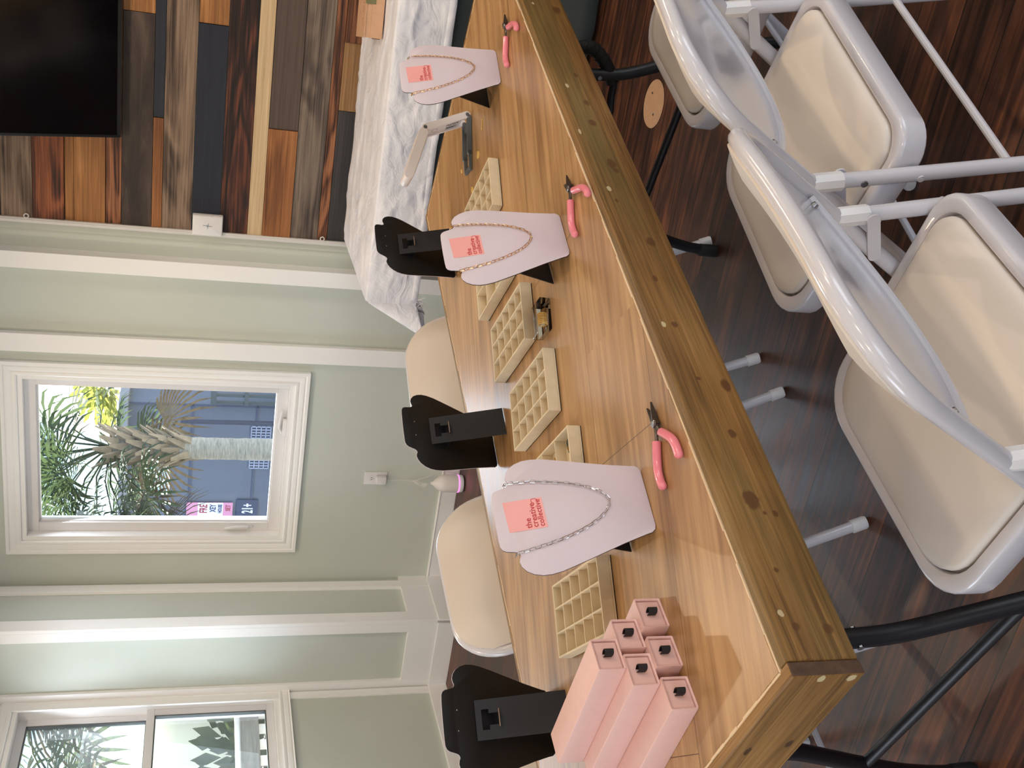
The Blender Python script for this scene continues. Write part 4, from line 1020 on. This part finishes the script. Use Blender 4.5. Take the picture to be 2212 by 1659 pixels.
# stitched hem and frayed corner threads, parts of the sheet
b = MB(); rings = []
for i in range(150):
    p = CX0+.02+(CX1-CX0-.02)*i/149; A_ = Vector(sheet_pt(p, CY0-.172, .2)); B_ = Vector(sheet_pt(p, CY0-.1965*(1+.012*math.sin(p*9)), .2)); pk = .0022+.0012*math.sin(p*160)+.001*math.sin(p*87)
    rings.append([A_+Vector((0, -.0012, 0)), A_+Vector((0, -pk-.001, -.003)), (A_+B_)/2+Vector((0, -pk-.0012, 0)), B_+Vector((0, -pk-.0005, .001)), B_+Vector((0, .001, -.001))])
b.quadloft(rings, closed=False, cap=False); b.obj('stitched_hem', M['cloth_w'], sheet_o, ang=180)
b = MB(); rr = random.Random(12)
tipp = Vector(sheet_pt(CX0-.001, CY0-.197, .2))
for i in range(22):
    a = tipp+Vector((rr.uniform(-.03, .03), rr.uniform(-.012, .008), rr.uniform(-.004, .006)))
    b.tube(smooth_path([a, a+Vector((rr.uniform(-.012, .012), rr.uniform(-.01, .01), -.015)), a+Vector((rr.uniform(-.02, .02), rr.uniform(-.012, .012), rr.uniform(-.035, -.02)))], 3), .0011, 5)
b.obj('frayed_threads', M['cloth_w'], sheet_o)
# cardboard box on the sheet
cb = thing('cardboard_box', 'flat tan cardboard box taped shut, lying on the white sheet by the planks', 'box', rpt(.190, 3.275, CZ+.0125), RZ-math.radians(-7))
BXL, BXD, BXH = .52, .215, .066
b = MB(); b.box((0, 0, 0), (BXL, BXD, BXH)); b.obj('carton', M['cardboard'], cb, smooth=False, bevel=.002)
b = MB(); b.box((-.001, -.003, BXH-.001), (BXL+.001, BXD*.5-.002, BXH+.0025)); b.box((-.001, BXD*.5+.001, BXH-.001), (BXL+.001, BXD+.001, BXH+.0025)); b.obj('top_flap', M['cardboard'], cb, smooth=False, bevel=.0008)
b = MB(); b.box((0, -.0022, .002), (BXL, -.0008, .045)); b.obj('front_flap', M['cardboard'], cb, smooth=False)
b = MB(); b.box((.118, -.004, .033), (.160, -.0025, BXH+.0028)); b.box((.118, -.003, BXH+.0022), (.160, .006, BXH+.0036)); b.obj('tape_piece', M['tape'], cb, smooth=False, bevel=.0004)
b = MB()
for i, x in enumerate((.062, .088, .098, .106, .118, .130, .142, .155)): b.box((x, .055+.002*(i % 3), BXH+.0024), (x+.0045, .0585+.002*(i % 3), BXH+.0029))
b.obj('print_marks', M['black_ink'], cb, smooth=False)
b = MB()
for i in range(6): b.ball((-.0012, .02+.034*i, .008), .004, 8, (.4, 1, 1))
b.obj('end_flutes', plain('dark_flute', (120, 84, 60), .9), cb)

# ================================================================== OUTDOORS
GZ = -1.3
def leafmat(name, c0, c1, c2):
    k = NT(name); k.base(k.ramp(k.noise(k.coords(), 3.0, 3), [(0.3, lin(*c0)), (0.55, lin(*c1)), (0.8, lin(*c2))])); k.rough(.45)
    k.b.inputs['Transmission Weight'].default_value = 0
    tr = k.new('ShaderNodeBsdfTranslucent'); tr.inputs[0].default_value = lin(*c2)
    mx = k.new('ShaderNodeMixShader'); mx.inputs[0].default_value = .28; k.link(k.b.outputs[0], mx.inputs[1]); k.link(tr.outputs[0], mx.inputs[2]); k.link(mx.outputs[0], k.out.inputs[0])
    return k.m
M['palm'] = leafmat('palm_leaf', (22, 36, 26), (42, 62, 44), (84, 102, 64))
M['palm_y'] = leafmat('bright_leaf', (92, 108, 44), (128, 138, 60), (166, 166, 84))
M['trunk'] = wood('palm_trunk', [(0.3, lin(112, 112, 112)), (0.5, lin(146, 146, 142)), (0.75, lin(176, 174, 166))], axis=2, grain=(60, 8), seed=2, rough=.9, bump=.8)
M['boot'] = plain('palm_boot', (136, 126, 112), .9, var=.25, scale=9)
M['dead'] = plain('dead_frond', (92, 82, 66), .9, var=.3, scale=8)
def palm(lab, x, y, zc, r, trunk_r, nf, seed, mat=None, boots=True, lean=0.0, elmin=-40, clear_right=False):
    rdir = ROOM.to_3x3() @ Vector((1, 0, 0))
    rg = random.Random(seed); P = rpt(x, y, GZ)
    t = thing('palm_tree', lab, 'tree', P, 0, 'palm trees outside the windows'); H = zc-GZ
    b = MB(); n = 40
    b.tube([(lean*(i/n)**2, 0, H*i/n*.98) for i in range(n+1)], [trunk_r*(1.12-.12*i/n)*(1+.05*(i % 2)+rg.uniform(-.02, .02)) for i in range(n+1)], 14); b.obj('trunk', M['trunk'], t)
    if boots:
        b = MB()
        for i in range(70):
            a = i*2.4; zz = H-.95+.95*i/70; rad = trunk_r*(1.0+.35*(i/70))
            d = Vector((math.cos(a), math.sin(a), 0)); s_ = Vector((-math.sin(a), math.cos(a), 0)); base = Vector((lean, 0, zz))+d*rad*.85
            tip = base+d*(.09+.05*rg.random())+Vector((0, 0, .17))+s_*rg.uniform(-.07, .07)
            b.quadloft([[base-s_*.05, base+s_*.05, base+s_*.05+Vector((0, 0, -.03))+d*.02, base-s_*.05+Vector((0, 0, -.03))+d*.02], [tip-s_*.018, tip+s_*.018, tip+s_*.018+d*.02, tip-s_*.018+d*.02]])
        b.obj('leaf_boots', M['boot'], t, ang=20)
    b = MB(); bd = MB(); c0 = Vector((lean, 0, H-.05))
    for f in range(nf):
        a = f*2.39996+rg.uniform(-.3, .3); el = math.radians(75-(75-elmin)*(f/nf)+rg.uniform(-10, 10))
        d = Vector((math.cos(a)*math.cos(el), math.sin(a)*math.cos(el), math.sin(el)))
        if clear_right and d.dot(rdir) > .12 and el < 1.0: continue
        pl_ = r*rg.uniform(.55, .8); dead = f/nf > .86
        B_ = bd if dead else b
        mid = c0+d*pl_*.5+Vector((0, 0, .03)); hub = c0+d*pl_+Vector((0, 0, -.10*pl_))
        B_.tube([c0, mid, hub], [.014, .011, .008], 5)
        ax_ = (hub-mid).normalized(); side = ax_.cross(Vector((0, 0, 1)));
        if side.length < .1: side = Vector((1, 0, 0))
        side.normalize(); up = side.cross(ax_)
        nl_ = 22; fl_ = r*rg.uniform(.55, .75)
        for k_ in range(nl_):
            th = math.radians(-118+236*k_/(nl_-1)); ln = fl_*(1-.28*abs(th)/2.1)*rg.uniform(.9, 1.05)
            dr = ax_*math.cos(th)+side*math.sin(th)+up*(.18*math.cos(th)); dr.normalize()
            wv = dr.cross(up).normalized()*(.016*r)
            p0 = hub; p1 = hub+dr*ln*.55; p2 = hub+dr*ln*.85+Vector((0, 0, -.06*ln)); p3 = hub+dr*ln+Vector((0, 0, -.22*ln*rg.uniform(.6, 1.5)))
            v = [B_.bm.verts.new(q) for q in (p0, p1-wv, p1+wv, p2-wv*.8, p2+wv*.8, p3)]
            for fc in ((v[0], v[1], v[2]), (v[1], v[3], v[4], v[2]), (v[3], v[5], v[4])): B_.bm.faces.new(fc)
    b.obj('fronds', mat or M['palm'], t, smooth=False, recalc=False)
    bd.obj('dead_fronds', M['dead'], t, smooth=False, recalc=False)
    return t
g_ = rbox('ground', [((-40, YB+.3, GZ-.1), (30, 60, GZ)), ((-40, -20, GZ-.1), (XL-.3, YB+.3, GZ))], plain('paving', (150, 146, 140), .9, var=.15, scale=2))
g_['kind'] = 'structure'
def slope(a_, yb): return -(-.683+(a_+.683)/(YB+.769)*(yb+.769))   # room x of a sight line through a at the window plane
palm('palm with pale trunk and crosshatched leaf stubs, middle of the crank window', -5.70, 10.8, 2.30, 1.30, .125, 46, 3, clear_right=True)
palm('smaller palm filling the lower corner of the crank window view', -6.95, 10.0, 2.15, 1.05, .09, 34, 5, boots=False)
palm('palm whose fronds hang into the top of the crank window beside the bright building', -3.75, 9.0, 3.35, 1.0, .09, 34, 11, boots=False, elmin=-12)
palm('palm with fronds against the sky outside the double-hung window', -6.5, 7.4, 2.75, 1.5, .12, 40, 17, boots=False)
# blue-grey building with the poster
BX, BY = -7.29, 15.17
bl = thing('building', 'dark blue-grey painted building across the yard behind the palm trunk', 'building', rpt(BX, BY, GZ), RZ)
b = MB(); b.box((-6, 0, 0), (0, .2, 3.62)); b.box((-.2, .2, 0), (0, 4, 3.62)); b.obj('wall', plain('navy_wall_paint', (82, 92, 112), .7, var=.06, scale=1.2), bl, smooth=False)
b = MB()
for zz in (1.60, 2.62): b.box((-6, -.02, zz), (.01, 0, zz+.03))
for xx in (-2.2, -.95, -.03): b.box((xx, -.02, 0), (xx+.035, 0, 3.6))
b.obj('panel_batten', plain('navy_batten', (62, 72, 98), .7), bl, smooth=False)
b = MB(); b.box((-6.3, -.3, 3.62), (.15, 4, 3.75)); b.obj('roof', plain('grey_roof', (120, 126, 138), .8), bl, smooth=False)
b = MB(); b.box((-1.64, -.03, 3.0), (-1.17, .01, 3.38)); wn_ = b.obj('window', plain('pale_blue_glass', (170, 204, 232), .15), bl, smooth=False)
b = MB(); frame_boxes(b, -1.68, -1.13, 2.96, 3.42, .04, -.05, 0); b.obj('window_frame', M['white_plastic'], wn_, smooth=False)
for bx, bz in ((-.60, 1.37), (-1.18, 1.37)):
    b = MB()
    for i in range(5): b.box((bx+i*.0525, -.03, bz), (bx+i*.0525+.016, 0, bz+.33)); b.box((bx, -.03, bz+i*.0785), (bx+.226, 0, bz+i*.0785+.016))
    b.obj('breeze_block', plain('pale_block', (142, 154, 182), .9), bl, smooth=False)
# poster: pink and white bands with red lettering, and the age sign under it
ps = thing('poster', 'pink and white banded poster on the blue building, red lettering', 'poster', rpt(-9.60, BY-.03, .62), RZ)
wht, pnk, red = plain('poster_white', (206, 222, 246), .6), plain('poster_pink', (186, 130, 168), .6), plain('poster_red', (140, 50, 74), .6)
b = MB(); b.box((0, -.008, 0), (.46, .008, .76)); b.obj('board', pnk, ps, smooth=False)
for z0_, z1_, body, sz, mt in ((.40, .56, 'FRE', .175, red), (.26, .385, 'XEY', .135, plain('poster_ink', (60, 70, 110), .6)), (.16, .245, 'HOUSE', .085, plain('poster_ink_pale', (70, 80, 120), .6))):
    b = MB(); b.box((0, -.012, z0_), (.46, -.0075, z1_+.012)); bn = b.obj('white_band', wht, ps, smooth=False)
    text_mesh('lettering', body, sz, mt, bn, Matrix.Translation((.43, -.014, z0_+.022)) @ RX @ Matrix.Diagonal((.62, 1, 1, 1)), extrude=.001, bold=.005, align='RIGHT')
text_mesh('lettering', 'SET', .11, red, ps, Matrix.Translation((.42, -.011, .04)) @ RX @ Matrix.Diagonal((.7, 1, 1, 1)), extrude=.001, bold=.003, align='RIGHT')
s21 = thing('age_sign', 'white painted 21+ on a dark board under the poster', 'sign', rpt(-9.42, BY-.03, .24), RZ)
b = MB(); b.box((-.06, -.004, -.04), (.34, .006, .32)); b.obj('board', plain('sign_dark', (52, 62, 90), .7), s21, smooth=False)
text_mesh('lettering', '21+', .25, wht, s21, Matrix.Translation((.27, -.007, .05)) @ RX @ Matrix.Diagonal((.5, 1, 1, 1)), extrude=.002, bold=.006, align='RIGHT')
# pale sunlit building and dark railing on the right
sb = thing('building', 'pale clapboard building far behind the railing', 'building', rpt(-8.6, 24, GZ), RZ)
b = MB(); b.box((-4.0, 0, 0), (5, 4, 5.4)); b.obj('wall', plain('pale_siding', (238, 228, 220), .7, var=.04, scale=1), sb, smooth=False)
b = MB()
for x_ in (-2.9, -2.2, -1.1): b.box((x_, -.03, .2), (x_+.05, 0, 5.2))
for z_ in (2.6, 3.3, 3.9): b.box((-4.0, -.02, z_), (5, 0, z_+.04))
b.obj('corner_board', plain('grey_board', (176, 168, 160), .8), sb, smooth=False)
b = MB(); b.box((-2.8, -.03, 2.75), (-2.3, .0, 3.2)); b.obj('window', plain('pale_window', (170, 210, 214), .3), sb, smooth=False)
b = MB(); b.quadloft([[(-4.3, -.4, 5.4), (5.3, -.4, 5.4), (5.3, 4.4, 5.4), (-4.3, 4.4, 5.4)], [(-4.3, 1.9, 6.8), (5.3, 1.9, 6.8), (5.3, 2.1, 6.8), (-4.3, 2.1, 6.8)]]); b.obj('roof', plain('light_roof', (206, 212, 220), .7), sb, smooth=False)
fe = thing('railing', 'dark post-and-rail gate beside the blue building', 'fence', rpt(-7.22, 15.0, GZ), RZ)
for zz, hh in ((2.28, .09), (1.78, .06), (.9, .08)):
    b = MB(); b.box((0, 0, zz), (3.0, .05, zz+hh)); b.obj('rail', plain('dark_rail', (60, 72, 82), .6), fe, smooth=False)
for xx in (0.0, .13, .40, .62, .95, 1.5, 2.9):
    b = MB(); b.box((xx, .05, 0), (xx+.045, .10, 2.36)); b.obj('post', plain('dark_post', (60, 72, 82), .6), fe, smooth=False)
def bush(lab, x, y, z, rad, mat, seed, n=240):
    rg = random.Random(seed); b = MB()
    for i in range(n):
        d = Vector((rg.gauss(0, 1), rg.gauss(0, 1), abs(rg.gauss(0, .8)))).normalized(); p = d*rad*rg.uniform(.25, .8); q = p+d*rad*rg.uniform(.2, .4)+Vector((0, 0, -.1*rad)); s_ = d.cross(Vector((rg.random(), rg.random(), rg.random()))).normalized()*rad*.06
        m = (p+q)/2; v = [b.bm.verts.new(w) for w in (p, m-s_, q, m+s_)]; b.bm.faces.new(v)
    o = b.obj('shrub', mat, smooth=False, recalc=False); o.location = rpt(x, y, z); return tag(o, lab, 'shrub')
bush('yellow-green leafy shrub behind the dark gate', -7.4, 16.9, -.7, 1.15, M['palm_y'], 21, 600)
bush('yellow-green tree crown high in front of the pale building', -9.9, 21.2, 3.0, .95, M['palm_y'], 22, 420)
pole = thing('utility_pole', 'thin dark pole in front of the blue building', 'pole', rpt(-7.42, 14.8, GZ), RZ)
b = MB(); b.tube([(0, 0, 0), (0, 0, 2.75)], [.04, .036], 10); b.obj('shaft', plain('dark_pole', (52, 58, 78), .8), pole)
b = MB(); b.ball((0, 0, 2.77), .055, 10); b.obj('cap', plain('dark_pole_cap', (52, 58, 78), .8), pole)
dk = thing('deck_railing', 'grey weathered deck railing outside the double-hung window', 'railing', rpt(-4.75, 4.9, GZ), RZ)
M['deck'] = wood('deck_wood', [(0.3, lin(90, 88, 86)), (0.6, lin(128, 124, 120)), (0.8, lin(150, 146, 140))], axis=1, grain=(3, 40), seed=4, rough=.85)
b = MB(); b.box((-.05, -1.2, 2.13), (.05, 1.2, 2.26)); b.obj('top_rail', M['deck'], dk, smooth=False, bevel=.004)
b = MB(); b.box((-.03, -1.2, 2.26), (.03, 1.2, 2.29)); b.box((-.02, -1.2, 1.45), (.02, 1.2, 1.53)); b.obj('white_rail', M['white_plastic'], dk, smooth=False)
for i in range(16):
    b = MB(); y_ = -1.1+i*.15; b.box((-.018, y_, 1.53), (.018, y_+.06, 2.13)); b.obj('baluster', M['white_plastic'], dk, smooth=False)
for y_ in (-1.2, 1.1):
    b = MB(); b.box((-.05, y_, 0), (.05, y_+.1, 2.13)); b.obj('post', M['deck'], dk, smooth=False)
bush('dark leafy shrub behind the deck railing', -6.6, 6.7, .35, .95, M['palm'], 31, 600)

# ================================================================== LIGHT
wd = bpy.data.worlds.new('sky'); S.world = wd; wd.use_nodes = True
nt = wd.node_tree; sky = nt.nodes.new('ShaderNodeTexSky'); sky.sky_type = 'NISHITA'; sky.sun_disc = False; sky.sun_elevation = math.radians(52); sky.sun_rotation = math.radians(200); sky.altitude = 0; sky.air_density = 1.0; sky.dust_density = 1.2
bg = nt.nodes['Background']; nt.links.new(sky.outputs[0], bg.inputs[0]); bg.inputs[1].default_value = .5
sd = bpy.data.lights.new('sun', 'SUN'); sd.energy = 40; sd.angle = math.radians(.6); sd.color = (1, .93, .82)
so = bpy.data.objects.new('sun', sd); C.objects.link(so)
dv = ROOM.to_3x3() @ Vector((.55, -.31, -1.0)); so.rotation_euler = dv.to_track_quat('-Z', 'Y').to_euler()
def area(name, loc, direction, sx, sy, energy, col, spread=180):
    l = bpy.data.lights.new(name, 'AREA'); l.shape = 'RECTANGLE'; l.size = sx; l.size_y = sy; l.energy = energy; l.color = col; l.spread = math.radians(spread)
    o = bpy.data.objects.new(name, l); C.objects.link(o); o.location = loc; o.rotation_euler = Vector(direction).to_track_quat('-Z', 'Y').to_euler(); return o
R3 = ROOM.to_3x3(); COOL = (.80, .88, 1.0)
area('daylight', rpt(1.2-2.4, YF-.06, 1.5), R3 @ Vector((0, 1, -.1)), 1.3, 1.3, 15, COOL)
area('daylight', rpt(1.5, YF-.06, 1.5), R3 @ Vector((0, 1, -.1)), 1.5, 1.3, 17, COOL)
area('daylight', rpt(XR+.06, -.4, 1.3), R3 @ Vector((-1, 0, -.1)), 1.9, 1.9, 36, COOL)
area('daylight', rpt(XL-.06, -1.0, 1.5), R3 @ Vector((1, 0, -.1)), 1.1, 1.2, 34, COOL)
area('daylight', rpt(-1.99, YB+.16, 1.5), R3 @ Vector((0, -1, -.25)), .75, 1.1, 17, COOL)
area('daylight', rpt(XL-.16, 3.06, 1.5), R3 @ Vector((1, 0, -.25)), .75, 1.1, 17, COOL)
WARM = (1.0, .79, .56)
for lx, ly in ((-.6, -1.5), (.9, -1.5), (2.4, -1.4), (-2.0, .3), (1.9, .8), (3.2, 1.2), (-1.9, 2.4), (-.5, 2.2), (.9, 2.4), (2.4, 2.7)):
    dl = bpy.data.lights.new('downlight', 'SPOT'); dl.energy = 46; dl.color = WARM; dl.shadow_soft_size = .035; dl.spot_size = math.radians(165); dl.spot_blend = .6
    o = bpy.data.objects.new('downlight', dl); C.objects.link(o); o.location = rpt(lx, ly, ZC-.03)
S.view_settings.view_transform = 'Standard'; S.view_settings.look = 'None'; S.view_settings.gamma = 1.0; S.view_settings.exposure = -0.22
S.view_settings.use_curve_mapping = False
S.cycles.max_bounces = 8; S.cycles.sample_clamp_indirect = 6
